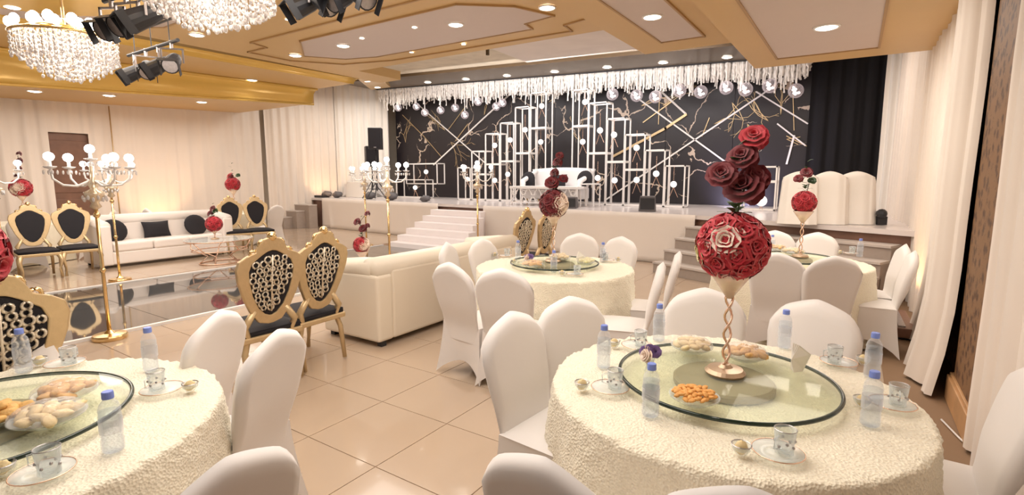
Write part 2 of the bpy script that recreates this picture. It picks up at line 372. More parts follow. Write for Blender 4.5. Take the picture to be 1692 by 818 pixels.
# ---- drapes
def drape(name, path, zt, zb, label, m, amp=.05, wl=.28, flare=0, cat='curtain', gather=0, seed=0, kind=None):
    P = [Vector(p).to_2d() if len(p) > 2 else Vector(p) for p in path]
    seg = [(P[i+1]-P[i]).length for i in range(len(P)-1)]; L = sum(seg)
    nu = max(24, int(L/.035)); nv = 10
    def pos(s):
        for i, l in enumerate(seg):
            if s <= l or i == len(seg)-1:
                t = (P[i+1]-P[i]).normalized(); return P[i]+t*s, Vector((-t.y, t.x))
            s -= l
    def fn(u, v):
        s = u*L; p, n = pos(s)
        ph = s/wl*2*PI+2.6*noise.noise(Vector((s*1.7, seed, 0)))
        a = amp*(.55+.6*noise.noise(Vector((s*.9, seed+5, 0)))+.45*(1-v))*(.8+.3*v)
        d = a*math.sin(ph)+.3*amp*math.sin(ph*2.3+seed)+.02*noise.noise(Vector((s*2, v*2, seed)))
        d += flare*(max(0, (.3-v)/.3)**2)
        q = p+n*d
        z1 = zt(u) if callable(zt) else zt; z0 = zb(u) if callable(zb) else zb
        return (q.x, q.y, lerp(z0, z1, v))
    o = MB().grid(fn, nu, nv).build(name, m, None, smooth=True)
    if kind: tag(o, kind=kind)
    else: tag(o, label, cat)
    return o
drape('wall_drape', [(-15.2, 4.08), (-15.2, -1)], 3.6, .03, 'cream pleated drape covering the left wall, to the left of the brown door', drape_m, .05, .33, seed=1)
drape('wall_drape', [(-15.22, 9.1), (-15.22, 4.82)], 3.8, .03, 'wide cream drape covering the left wall between brown door and stage steps', drape_m, .022, .4, seed=2)
drape('wall_drape', [(-15.2, 4.84), (-15.2, 4.06)], 3.6, 2.62, 'short cream drape panel hanging above the brown door', drape_m, .02, .3, seed=3)
drape('stage_side_drape', [(-14.9, 11.6), (-15.15, 9.2)], 4.6, .05, 'cream drape at the hall corner left of the stage, beside the stage steps', drape_m, .06, .3, seed=4)
drape('stage_side_drape', [(-13.75, 12.95), (-14.9, 11.6)], 4.75, .94, 'white sheer drape behind the black loudspeakers on the stage', drape_w, .06, .26, seed=5)
# right wall drapes
drape('wall_drape', [(.72, 6.8), (.70, 9.2), (.55, 11.9)], 3.9, .0, 'long cream pleated drape on the right wall beside the back table', drape_m, .05, .3, seed=6)
o = drape('wall_drape', [(.69, 4.75), (.60, 4.98), (.63, 5.35), (.71, 5.9), (.72, 6.8)], 3.19, .02, 'cream drape sweeping onto the floor right of the front table', drape_m, .06, .3, flare=.10, seed=7)
drape('wall_drape', [(.71, 1.2), (.715, 2.8), (.70, 3.93)], 3.19, .02, 'near cream drape at the right edge, right of the brown wallpaper strip', drape_m, .05, .3, seed=8)
drape('wall_drape', [(.675, 3.9), (.675, 4.8)], 3.19, 2.9, 'short swagged cream drape piece above the brown wallpaper strip', drape_m, .02, .2, seed=9)
drape('wing_drape', [(-.95, 13.2), (.45, 13.0)], 4.5, .95, 'black drape hanging at the right end of the stage backdrop', black_drape, .04, .3, seed=10)
drape('wing_drape', [(.35, 12.4), (.62, 12.1)], 4.4, .95, 'narrow ivory drape beside the black stage drape', drape_w, .05, .2, seed=11)

# ================================================================= STAGE
E0, E1, E2 = (-14.6, 10.55), (-2.35, 9.55), (.95, 8.15)
def edgeY(x): return lerp(E0[1], E1[1], (x-E0[0])/(E1[0]-E0[0])) if x < E1[0] else lerp(E1[1], E2[1], (x-E1[0])/(E2[0]-E1[0]))
st = thing('stage', 'long raised stage with pale glossy deck in front of the black marble backdrop', 'stage', (-8, 12, 0))
def loc_(mb, root):                      # shift a mesh built in world space into a root's space
    M = (Matrix.Translation(root.location) @ Matrix.Rotation(root.rotation_euler.z, 4, 'Z')).inverted()
    mb.v = [tuple(M @ Vector(v)) for v in mb.v]; return mb
loc_(MB().poly([E0, E1, E2, (.95, 13.85), (-15.3, 13.85), (-15.3, 10.6)], .86, .93), st).build('deck', deck_m, st)
loc_(MB().poly([(E0[0], E0[1]+.08), (E1[0], E1[1]+.08), (E2[0], E2[1]+.08), (.9, 13.8), (-15.25, 13.8), (-15.25, 10.7)], 0, .86), st).build('frame', wood_m, st)
def skirt(name, a, b, label, folds):
    A, B = Vector(a), Vector(b); L = (B-A).length; t = (B-A)/L; n = Vector((t.y, -t.x))
    def fn(u, v):
        s = u*L; d = .03+.05*(1-v)*(.5+.5*noise.noise(Vector((s*.9, 3, 0))))
        for f in folds: d += .05*(1-v)*math.exp(-((s-f-.25*(1-v))/.08)**2)
        p = A+t*s+n*d; return (p.x, p.y, .005+.93*v)
    return tag(MB().grid(fn, int(L/.06), 8).build(name, skirt_m, None, smooth=True, solid=.004), label, 'stage skirt')
skirt('stage_skirt', (-14.3, edgeY(-14.3)), (-8.95, edgeY(-8.95)), 'white cloth skirt on the stage front left of the white stairs', [.3, 2.2, 4.0])
skirt('stage_skirt', (-7.4, edgeY(-7.4)), (-2.35, edgeY(-2.35)), 'white cloth skirt on the stage front right of the white stairs', [.8, 2.4, 3.1, 4.4])
# main stairs
ss = thing('stage_stairs', 'white cloth covered stairs leading from the mirrored walkway up to the stage', 'stairs', (-8.4, 9.2, 0))
for k in range(6):
    z = .93-(k+1)*.135; yf = 10.0-.28*(k+1); xl = -8.92-.01*k; xr = -7.33+.10*k
    loc_(MB().lo((xl, yf, .002), (xr, yf+.28, z)), ss).build('step', stair_m, ss, bevel=.012)
    if k == 0: pass
# left steps
ls = thing('side_steps', 'grey carpeted side steps at the left end of the stage', 'stairs', (-15.0, 9.8, 0))
for k in range(4):
    z = .74-k*.185; xr = -14.3-.22*k
    loc_(MB().lo((-15.05, 10.3-.3*(k+1), .002), (xr, 10.3-.3*k, z-.03)), ls).build('riser', step_m, ls)
    loc_(MB().lo((-15.05, 10.3-.3*(k+1)-.015, z-.03), (xr+.01, 10.3-.3*k, z)), ls).build('tread', tread_m, ls)
# right steps follow the slanted edge
rs_ = thing('side_steps', 'broad grey carpeted steps below the right end of the stage', 'stairs', (-.7, 8.2, 0))
n_ = Vector((E2[1]-E1[1], -(E2[0]-E1[0]))).normalized()
for k in range(4):
    d0, d1 = .27*k-.05, .27*(k+1); z = .93-(k+1)*.186
    a, b_ = Vector(E1), Vector(E1).lerp(Vector(E2), .88); q = lambda p, d: tuple(p+n_*d)
    loc_(MB().poly([q(a, d0), q(a, d1), q(b_, d1), q(b_, d0)], .002, z-.03), rs_).build('riser', step_m, rs_)
    loc_(MB().poly([q(a, d0), q(a, d1+.02), q(b_, d1+.02), q(b_, d0)], z-.03, z), rs_).build('tread', tread_m, rs_)

# mirrored walkway
mw = thing('mirrored_walkway', 'dark mirrored walkway with white edging running from the white stairs across the hall', 'walkway', (-7.75, 4, 0))
for k in range(10):
    for i in range(2):
        loc_(MB().lo((-9.2+1.45*i+.003, -1.3+.97*k, -.003), (-9.2+1.45*(i+1)-.003, -1.3+.97*(k+1)-.006, .014)), mw).build('mirror_panel', mirror_m, mw)
for x in (-9.25, -6.3): loc_(MB().lo((x, -1.3, -.003), (x+.05, 8.4, .03)), mw).build('edge_strip', white_frame, mw)

# backdrop
bd = thing('marble_backdrop', 'tall black marbled stage backdrop crossed by thin gold diagonal strips', 'backdrop', (-7.4, 13.35, .93))
xs = [-13.75+k*(12.85/8) for k in range(9)]
for k in range(8):
    z1a, z1b = ztop(xs[k]), ztop(xs[k+1])
    mbk = MB().add([(xs[k]+.004, 13.3, .935), (xs[k+1]-.004, 13.3, .935), (xs[k+1]-.004, 13.3, z1b+.02), (xs[k]+.004, 13.3, z1a+.02), (xs[k]+.004, 13.38, .935), (xs[k+1]-.004, 13.38, .935), (xs[k+1]-.004, 13.38, z1b+.02), (xs[k]+.004, 13.38, z1a+.02)],
                   [(0, 1, 2, 3), (7, 6, 5, 4), (0, 4, 5, 1), (1, 5, 6, 2), (2, 6, 7, 3), (3, 7, 4, 0)])
    loc_(mbk, bd).build('backdrop_panel', backdrop_m, bd)
# strips given as (x, z) end points on the panel
def onY(px, py, Y):
    a = (px-846)/850.; bb = (409-py)/850.
    fw = math.cos(PIT)+bb*math.sin(PIT); up = -math.sin(PIT)+bb*math.cos(PIT)
    dx = -math.sin(YAW)*fw+math.cos(YAW)*a; dy = math.cos(YAW)*fw+math.sin(YAW)*a
    t = Y/dy; return dx*t, CH+up*t
def at(px, py, z):
    a = (px-846)/850.; bb = (409-py)/850.
    fw = math.cos(PIT)+bb*math.sin(PIT); up = -math.sin(PIT)+bb*math.cos(PIT)
    dx = -math.sin(YAW)*fw+math.cos(YAW)*a; dy = math.cos(YAW)*fw+math.sin(YAW)*a
    t = (z-CH)/up; return dx*t, dy*t
for (a, b_, c_, d_, w_) in [(1020, 138, 1202, 270, .035), (1000, 332, 1258, 157, .035), (1258, 157, 1300, 125, .03), (1250, 152, 1334, 204, .03), (843, 155, 717, 272, .04), (690, 172, 800, 268, .03),
                     (773, 205, 753, 232, .02), (1091, 150, 1133, 188, .045), (1063, 202, 1110, 168, .025), (1014, 258, 1100, 212, .06), (1100, 212, 1133, 190, .06), (665, 190, 700, 225, .018), (1310, 150, 1312, 215, .015),
                     (1160, 225, 1172, 195, .018), (1285, 205, 1330, 240, .03), (1300, 270, 1312, 225, .04), (1300, 225, 1336, 243, .02), (700, 225, 730, 260, .015), (770, 175, 740, 215, .015), (1090, 150, 1088, 205, .015)]:
    xa, za = onY(a, b_, 13.28); xb, zb = onY(c_, d_, 13.28)
    loc_(MB().bar((xa, 13.285, max(za, .98)), (xb, 13.285, max(zb, .98)), w_), bd).build('diagonal_strip', gold_p if w_ < .03 or w_ > .05 else white_frame, bd)
# branching veins in relief
vb = MB(); rr = random.Random(3)
def branch(x, z, a, l, w, d):
    if d == 0 or l < .05: return
    x2, z2 = x+math.cos(a)*l, z+math.sin(a)*l
    if not(-13.6 < x2 < -1.05 and 1.0 < z2 < 4.0): return
    vb.bar((x, 13.292, z), (x2, 13.292, z2), w)
    for _ in range(rr.choice((1, 1, 2))): branch(x2, z2, a+rr.uniform(-.8, .8), l*rr.uniform(.6, .95), w*.82, d-1)
for px, py, a in [(1290, 190, 1.8), (1300, 230, -.3), (1270, 200, 2.4), (735, 215, 2.2), (745, 235, -.8), (1095, 175, .4), (1060, 175, .3), (800, 190, 1.2), (1210, 170, -1.2), (1180, 205, .8), (960, 235, 2), (700, 180, -.9), (905, 170, .1), (1235, 205, -.9), (670, 235, 1.4), (1320, 180, -1.2), (1245, 165, -1.0), (780, 160, 2.6)]:
    x, z = onY(px, py, 13.29)
    for _ in range(2): branch(x, z, a+rr.uniform(-.5, .5), .26, .013, 5)
tag(loc_(vb, bd).build('vein_relief', gold_p, bd), kind='stuff')

# fringe of white wisteria: short tassels, uncountable
fr = MB(); rr = random.Random(5); x = -13.7
while x < -.95:
    for row in range(3):
        zt_ = ztop(x)+.02+.02*row; L = rr.uniform(.36, .62)*(.8+.35*noise.noise(Vector((x*.9, 0, 0))))
        if rr.random() < .10: L += rr.uniform(.1, .3)
        yy = 12.5+.12*row+rr.uniform(-.03, .03); xx = x+rr.uniform(-.03, .03); r0 = rr.uniform(.03, .05)
        z = zt_; pts = []; rs = []; k = 0
        n = 7
        for k in range(n+1):
            t = k/n; pts.append((xx+rr.uniform(-.012, .012), yy+rr.uniform(-.012, .012), zt_-L*t)); rs.append(r0*(1 if k % 2 else .6)*(1-.55*t))
        fr.tube(pts, rs, 5)
    x += .034
tag(fr.build('wisteria_fringe', fringe_m, None), 'long fringe of white hanging wisteria along the top of the stage backdrop', 'flower garland', kind='stuff')
rail_pts = [(-13.75, 12.45, ztop(-13.75)+.04), (-.95, 12.45, ztop(-.95)+.04)]
tag(MB().tube(rail_pts, .03, 8).build('garland_rail', black_p, None), 'black rail carrying the white wisteria fringe below the bronze beam', 'rail')

# hanging glass globes with flowers
glb = [(658, 178), (688, 176), (702, 186), (728, 182), (752, 178), (768, 190), (790, 168), (820, 176), (830, 170),
       (1012, 156), (1052, 158), (1083, 160), (1123, 150), (1158, 152), (1200, 145), (1232, 148), (1272, 142), (1315, 150)]
ORD = ['first', 'second', 'third', 'fourth', 'fifth', 'sixth', 'seventh', 'eighth', 'ninth']
g0 = None
for i, (px, py) in enumerate(glb):
    gx, gz = onY(px, py, 12.45); gz = min(gz, ztop(gx)-.5)
    R = .15 if px > 1000 else .12
    lab = 'glass globe of blossoms under the fringe, ' + (ORD[i]+' from the far left' if i < 9 else ORD[len(glb)-1-i]+' from the far right')
    g = thing('hanging_globe', lab, 'ornament', (gx, 12.45, gz), 0, 'glass globes below the wisteria fringe')
    if g0 is None:
        MB().ball((0, 0, 0), .14, 18, 12).build('globe', globe_m, g, smooth=True)
        bl = MB()
        for k in range(9): bl.ball((rr.uniform(-.05, .05), rr.uniform(-.05, .05), rr.uniform(-.06, .1)), .03, 8, 5, jit=.5)
        bl.build('blossoms', ball_m, g)
        g0 = g
    else:
        for ch in [c_ for c_ in g0.children if not c_.name.startswith('hanger')]:
            q = ch.copy(); COL.objects.link(q); q.parent = g
    MB().tube([(0, 0, .13), (0, .0, (ztop(gx)+.04-gz)/(R/.14))], .014, 6).build('hanger', fringe_m, g)
    g.scale = (R/.14,)*3

# ---- frame towers on the stage
YF = 11.7
def tower(px0, px1, py0, base, label, bars=(), dep=.35, yf=YF, name='box_frame_tower'):
    x0, z1 = onY(px0, py0, yf); x1, _ = onY(px1, py0, yf)
    t = thing(name, label, 'stage decor', ((x0+x1)/2, yf+dep/2, base), 0, 'open white frame towers on the stage')
    hx = (x1-x0)/2; H = z1-base; w_ = .028
    fr_ = MB()
    for sy, nm in ((-dep/2, 'front_frame'), (dep/2, 'rear_frame')):
        m = MB(); m.bar((-hx, sy, .02), (-hx, sy, H), w_).bar((hx, sy, .02), (hx, sy, H), w_).bar((-hx, sy, H), (hx, sy, H), w_).bar((-hx, sy, .02), (hx, sy, .02), w_)
        m.build(nm, white_frame, t)
    for sx in (-hx, hx):
        for zz in (H, .02): MB().bar((sx, -dep/2, zz), (sx, dep/2, zz), w_).build('tie_bar', white_frame, t)
    for bz_ in bars:
        _, zz = onY(px0, bz_, yf); zz -= base
        MB().lo((-hx, -dep/2, zz-.025), (hx, dep/2, zz+.025)).build('cross_shelf', white_frame, t)
    return t
L = lambda x: 740+x/3.03
TZ = .935
for i, (a, b_, y_, bars) in enumerate([(50, 112, 537, ()), (120, 186, 455, (570,)), (189, 258, 368, (520,)), (264, 330, 314, (505,)), (339, 408, 236, (465,)), (416, 492, 165, (340,))]):
    tower(L(a), L(b_), 100+y_/3.03, TZ, 'white frame tower left of the stage sofa, ' + ['lowest and outermost', 'second lowest', 'third from the outer end', 'fourth from the outer end', 'fifth from the outer end, second tallest', 'tallest of the left row'][i], [100+q/3.03 for q in bars], yf=11.9 if i < 5 else 12.1)
for i, (a, b_, y_, bars) in enumerate([(628, 706, 150, (330,)), (708, 798, 215, (465,)), (800, 888, 293, (508,)), (890, 988, 372, (547,)), (990, 1088, 450, ()), (1090, 1188, 528, ())]):
    tower(L(a), L(b_), 100+y_/3.03, TZ, 'white frame tower right of the stage sofa, ' + ['tallest of the right row', 'second tallest', 'third tallest', 'fourth from the sofa', 'fifth from the sofa', 'lowest and outermost'][i], [100+q/3.03 for q in bars], yf=11.9 if i < 1 else 11.6)
tower(671, 722, 271, TZ+.44, 'small oblong white frame, the upper one left of the towers', (), yf=12.3, name='low_box_frame')
tower(655, 703, 297, TZ, 'small oblong white frame, the lower one left of the towers', (), yf=12.2, name='low_box_frame')
tower(1228, 1284, 276, TZ, 'low white frame with a shelf beside the draped chairs at the right', (300,), yf=11.5, name='low_box_frame')
# glowing balls
def gball(px, py, yf, lab, r=.072):
    x, z = onY(px, py, yf); z = max(z, TZ+r)
    t = thing('glowing_ball', lab, 'lamp', (x, yf, z), 0, 'white glowing balls in the frame towers')
    MB().ball((0, 0, 0), r, 16, 10).build('shade', ball_m, t, smooth=True)
    MB().tube([(0, 0, r*.9), (.0, 0, r+.33)], .006, 5).tube([(0, 0, -r*.9), (-.1, .02, -r-.25)], .006, 5).tube([(0, 0, -r*.9), (.1, .02, -r-.22)], .006, 5).build('wire', rosegold, t)
bl_ = [(470, 228, 'top of the tallest left tower'), (465, 408, 'lower part of the tallest left tower'), (387, 347, 'middle of the second tallest left tower'), (312, 398, 'upper part of the fourth left tower'), (235, 425, 'upper part of the third left tower'),
       (300, 570, 'lower part of the fourth left tower'), (235, 600, 'lower part of the third left tower'), (98, 595, 'lowest left tower'),
       (687, 208, 'top of the tallest right tower'), (675, 407, 'lower part of the tallest right tower'), (762, 350, 'middle of the second tallest right tower'), (832, 372, 'middle of the third right tower'), (945, 437, 'upper part of the fourth right tower'),
       (835, 600, 'foot of the third right tower'), (945, 598, 'foot of the fourth right tower'), (1043, 567, 'fifth right tower'), (1130, 620, 'lowest right tower'), (750, 588, 'foot of the second right tower')]
for (a, b_, s_) in bl_: gball(L(a), 100+b_/3.03, 12.28 if 460 < a < 475 else 12.07 if a < 410 or a in (687, 675) else 11.78, 'white glowing ball hanging in the '+s_)
gball(704, 284, 12.4, 'white glowing ball in the upper small oblong frame'); gball(686, 310, 12.3, 'white glowing ball in the lower small oblong frame')
gball(1258, 332, 11.6, 'white ball lying under the low right frame shelf', .11)

# stage sofa, table, side table
sx0, _ = onY(868, 280, 11.3); sx1, _ = onY(972, 280, 11.3); sc = (sx0+sx1)/2; sw = (sx1-sx0)
t = thing('stage_sofa', 'glossy white throne sofa in the middle of the stage', 'sofa', (sc, 11.35, TZ))
MB().grid(lambda u, v: ((u-.5)*sw*(1-.25*(1-v)), .30+.05*v, .35+.52*v+.04*math.cos((u-.5)*PI)), 12, 6).build('backrest', white_s, t, smooth=True, solid=.09)
MB().lo((-sw*.42, -.35, .14), (sw*.42, .34, .42)).build('seat', white_s, t, bevel=.03)
for s_ in (-1, 1): MB().tube([(s_*sw*.42, .3, .85), (s_*sw*.47, .05, .68), (s_*sw*.45, -.3, .58), (s_*sw*.43, -.34, .2)], [.05, .06, .07, .05], 10).build('arm', white_s, t, smooth=True)
for s_ in (-1, 1):
    for q in (-.3, .28): MB().tube([(s_*sw*.38, q, .14), (s_*sw*.38, q, .0)], [.03, .018], 8).build('leg', gold_p, t)
def cushion(x, y, z, shape, lab, r=.19, rz=0, tilt=-.25, grp=None):
    m = MB()
    if shape == 'round': m.ball((0, 0, 0), r, 20, 10, (1, .32, 1))
    else:
        m.grid(lambda u, v: (lerp(-.24, .24, u)*(1-.08*math.sin(v*PI)), .075*abs(math.sin(u*PI)*math.sin(v*PI))**.45, lerp(-.16, .16, v)*(1-.08*math.sin(u*PI))), 12, 10)
        m.grid(lambda u, v: (lerp(.24, -.24, u)*(1-.08*math.sin(v*PI)), -.075*abs(math.sin(u*PI)*math.sin(v*PI))**.45, lerp(-.16, .16, v)*(1-.08*math.sin(u*PI))), 12, 10)
    o = m.build('cushion', black_f, None, smooth=True); o.location = (x, y, z); o.rotation_euler = (tilt, 0, rz)
    return tag(o, lab, 'cushion', grp)
cushion(sc-sw*.52+.12, 11.3, TZ+.62, 'round', 'round black cushion at the left end of the white stage sofa', .2)
cushion(sc, 11.42, TZ+.59, 'rect', 'oblong black cushion in the middle of the white stage sofa', tilt=-.3)
cushion(sc+sw*.45, 11.3, TZ+.64, 'round', 'round black cushion at the right end of the white stage sofa', .2)
tx0, _ = onY(850, 310, 10.75); tx1, _ = onY(962, 310, 10.75); tw = tx1-tx0
t = thing('stage_table', 'long white table with lattice apron in front of the stage sofa', 'table', ((tx0+tx1)/2, 10.8, TZ))
MB().lo((-tw/2, -.28, .40), (tw/2, .28, .46)).build('tabletop', white_s, t, bevel=.008)
la = MB()
for k in range(7):
    a = -tw/2+tw*k/7; q = a+tw/7
    la.bar((a+.03, -.25, .08), (q-.03, -.25, .38), .022).bar((q-.03, -.25, .08), (a+.03, -.25, .38), .022).torus((a+tw/14, -.25, .3), .06, .011, 14, 5, 'y')
la.bar((-tw/2+.03, -.25, .07), (tw/2-.03, -.25, .07), .03); la.build('lattice_apron', white_s, t)
for a in (-1, 1):
    for q in (-.25, .25): MB().lo((a*(tw/2-.04)-.02, q-.02, 0), (a*(tw/2-.04)+.02, q+.02, .4)).build('leg', white_s, t)
qx, _ = onY(974, 310, 10.95)
t = thing('stage_side_table', 'white open side table right of the stage sofa', 'table', (qx, 11.0, TZ))
MB().lo((-.18, -.18, .50), (.18, .18, .53)).build('tabletop', white_s, t, bevel=.006)
for a in (-1, 1):
    for q in (-1, 1): MB().lo((a*.165-.012, q*.165-.012, 0), (a*.165+.012, q*.165+.012, .5)).build('leg', white_s, t)

def wedge(px, py, z, lab, w_=.3, h_=.28, cat='stage monitor', name='floor_monitor', m=grey_p, d_=.3):
    x, y = at(px, py, z); 
    return x, y
def monitor(x, y, lab, w_=.34, h_=.3, rz=0):
    t = thing('floor_monitor', lab, 'stage monitor', (x, y, TZ), rz)
    MB().box((0, 0, h_/2), (w_, .28, h_), 0, .85).build('cabinet', grey_p, t, bevel=.01)
    MB().box((0, -.135, h_/2), (w_*.8, .015, h_*.75)).build('grille', black_p, t)
monitor(-3.45, 10.15, 'grey box monitor on the stage edge in front of the right towers', rz=.3)
monitor(-5.2, 10.25, 'small dark grey box monitor on the stage edge beside the stage sofa', .26, .24, .3)
def bag(x, y, lab, r=.14):
    t = tag(MB().ball((0, 0, 0), r, 14, 9, (1.35, 1, .75), jit=.35).build('sandbag', grey_p, None, smooth=True), lab, 'sandbag', 'grey bags along the left stage edge'); t.location = (x, y, TZ+r*.68)
bag(-11.4, 10.75, 'dark grey sandbag on the stage edge in front of the loudspeaker stands', .16)
bag(-12.6, 11.0, 'grey sandbag at the foot of the left loudspeaker stand', .15)
bag(-14.3, 11.1, 'grey sandbag beside the small white table on the stage', .14)
bag(-14.85, 11.1, 'grey sandbag beside the flat black box', .14)
bag(-9.9, 10.6, 'grey sandbag on the stage edge just left of the white stairs', .12)
tag(MB().lo((-15.15, 10.75, TZ), (-14.95+.25, 11.0, TZ+.07)).build('equipment_case', black_p, None, bevel=.01), 'flat black case on the stage at the top of the left side steps', 'case')

# loudspeakers on tripods
def tripod(x, y, lab, h=1.5):
    t = thing('speaker_stand', lab, 'speaker stand', (x, y, TZ))
    MB().tube([(0, 0, .25), (0, 0, h)], .018, 8).build('pole', black_p, t, smooth=True)
    MB().tube([(0, 0, .5), (0, 0, .62)], .03, 8).build('collar', black_p, t)
    for k in range(3):
        a = k*2*PI/3+.5
        MB().tube([(0, 0, .58), (.42*math.cos(a), .42*math.sin(a), .015)], .014, 6).tube([(0, 0, .3), (.21*math.cos(a), .21*math.sin(a), .3)], .008, 5).build('leg', black_p, t)
def speaker(x, y, z, lab, rz):
    t = thing('loudspeaker', lab, 'loudspeaker', (x, y, z), rz)
    cb = MB().box((0, 0, .32), (.40, .34, .64)).build('cabinet', black_p, t, bevel=.02)
    MB().box((0, -.172, .32), (.35, .012, .58)).build('grille', black_f, cb)
    MB().box((0, -.18, .06), (.07, .004, .02)).build('badge', silver_p, cb)
tripod(-12.2, 10.95, 'black tripod stand under the front loudspeaker'); speaker(-12.2, 10.95, TZ+1.5, 'black loudspeaker on the front tripod, the taller of the two', .7)
tripod(-12.85, 11.35, 'black tripod stand under the rear loudspeaker', 1.0); speaker(-12.85, 11.35, TZ+1.0, 'black loudspeaker half hidden behind the taller one', 1.0)

# ================================================================= CHAIRS
def interp(tab, t):
    for i in range(len(tab)-1):
        if t <= tab[i+1][0]: 
            a, b_ = tab[i], tab[i+1]; u = (t-a[0])/(b_[0]-a[0]); u = u*u*(3-2*u) if len(a) > 2 else u
            return lerp(a[1], b_[1], u)
    return tab[-1][1]
def make_chair():
    t = thing('banquet_chair', 'x', 'chair')
    # back: closed slab with crowned top
    N = 14; M_ = 12
    def half(z): return interp([(.30, .215), (.42, .20), (.55, .21), (.75, .235), (.95, .222)], z)
    def top(u): a = abs(u); return .965-.085*a**1.35-.07*max(0, (a-.62)/.38)**2.2
    def yb(z): return -.205-.23*max(0, z-.4)**1.05
    def shp(u, v, s):
        U = u*2-1; zt_ = top(U); z = lerp(.30, zt_, v)
        e = max(0, min(1, (1-abs(U))/.16)); e2 = min(1, (1-v)/.07); th = .033*math.sqrt(max(0, 1-(1-e)**2))*math.sqrt(max(0, 1-(1-e2)**2))
        hw = half(z)*(1-.0*v)
        f_ = max(0, min(1, (z-.42)/.22)); th *= .3+.7*f_*f_*(3-2*f_)
        return (U*hw, yb(z)+s*th+.012*(1-U*U), z)
    m = MB(); m.grid(lambda u, v: shp(u, v, 1), 20, 16); m.grid(lambda u, v: shp(1-u, v, -1), 20, 16)
    m.build('back_cover', cover_m, t, smooth=True, weld=True)
    # seat with stretched skirt, arched hems
    m = MB()
    def side(a, b_, y_in):
        A, B = Vector(a), Vector(b_); n = Vector(((B-A).y, -(B-A).x)).normalized()
        def fn(u, v):
            z = v*.44; e = max(0, 4*u*(1-u))          # 0 at corners, 1 in the middle
            hem = .13*e**.75
            z = lerp(hem, .44, v)
            fl_ = .05*max(0, 1-z/.44)**1.5
            p = A.lerp(B, u); cdir = (p-Vector((0, -.0))).normalized()
            q = p+cdir*fl_*(1-e)*1.4-n*(.02*e*(1-z/.44)+.01*e)
            return (q.x, q.y, z)
        m.grid(fn, 14, 8)
    cs = [(-.210, -.213), (.210, -.213), (.215, .21), (-.215, .21)]
    for i in range(4): side(cs[i], cs[(i+1) % 4], 0)
    m.grid(lambda u, v: (lerp(-.21, .21, u), lerp(-.212, .208, v), .44+.03*abs(math.sin(u*PI)*math.sin(v*PI))**.4), 12, 10)
    m.build('seat_cover', cover_m, t, smooth=True, weld=False)
    return t
chair0 = make_chair(); used = [False]
def chair(x, y, tx, ty, label, group, z=0, turn=0, off=.32):
    d = Vector((tx-x, ty-y)).normalized()
    if not used[0]: c_ = chair0; used[0] = True
    else: c_ = copy_tree(chair0)
    c_.location = (x+d.x*off, y+d.y*off, z); c_.rotation_euler = (0, 0, math.atan2(d.y, d.x)-PI/2+turn)
    return tag(c_, label, 'chair', group)
G = 'white spandex covered chairs'
T1 = (-.40, 2.21); T2 = (-2.39, 4.36); T3 = (-.50, 6.0); T0 = (-2.46, .37)
chair(-1.36, 1.93, *T1, 'white covered chair at the left of the front table, nearest the camera', 'chairs around the front table', turn=-.38)
chair(-1.31, 2.42, *T1, 'white covered chair at the left of the front table, farther back', 'chairs around the front table', turn=-.28)
chair(-.70, 3.15, *T1, 'white covered chair behind the front table, directly behind the red flower stem', 'chairs around the front table')
chair(-.12, 3.17, *T1, 'white covered chair behind the front table at its back right', 'chairs around the front table')
chair(.60, 2.48, -.4, 2.5, 'large white covered chair at the right edge, beside the front table', 'chairs around the front table')
chair(-.56, .99, *T1, 'white covered chair back at the bottom edge, left of the other one', 'chairs around the front table')
chair(-.14, 1.13, *T1, 'white covered chair back at the bottom edge, cut by the frame right of centre', 'chairs around the front table')
chair(-2.58, 3.02, *T2, 'white covered chair in front of the middle table, beside the cream sofa', 'chairs around the middle table')
chair(-2.09, 3.03, *T2, 'white covered chair in front of the middle table, second from the sofa', 'chairs around the middle table')
chair(-3.42, 3.95, *T2, 'white covered chair left of the middle table, nearer', 'chairs around the middle table')
chair(-3.32, 4.41, *T2, 'white covered chair left of the middle table, farther', 'chairs around the middle table')
chair(-2.66, 5.48, *T2, 'white covered chair behind the middle table, left one', 'chairs around the middle table')
chair(-2.12, 5.42, *T2, 'white covered chair behind the middle table, right one', 'chairs around the middle table')
chair(-1.20, 3.95, -2.2, 3.65, 'white covered chair seen side on right of the middle table, nearer', 'chairs around the middle table')
chair(-1.26, 4.62, -2.3, 4.35, 'white covered chair seen side on right of the middle table, farther', 'chairs around the middle table')
chair(-.52, 5.0, *T3, 'white covered chair in front of the back right table, left one', 'chairs around the back right table')
chair(-.09, 5.05, *T3, 'white covered chair in front of the back right table, right one', 'chairs around the back right table')
chair(-.78, 7.08, *T3, 'white covered chair behind the back right table, left one', 'chairs around the back right table')
chair(-.32, 7.12, *T3, 'white covered chair behind the back right table, right one', 'chairs around the back right table')
chair(.47, 6.35, -.5, 6.2, 'white covered chair side on by the right drape, farther one', 'chairs around the back right table')
chair(.50, 5.83, -.5, 5.8, 'white covered chair side on by the right drape, nearer one', 'chairs around the back right table')
chair(-3.40, .62, *T0, 'white covered chair behind the left table at the left edge', 'chairs around the left table')
chair(-2.58, 1.27, -3.5, .75, 'white covered chair right of the left table, farther one', 'chairs around the left table')
chair(-2.04, 1.24, -3.0, .8, 'white covered chair right of the left table, nearer one', 'chairs around the left table')
chair(-1.19, .575, *T0, 'white covered chair back in the lower left, cut by the bottom edge', 'chairs around the left table')
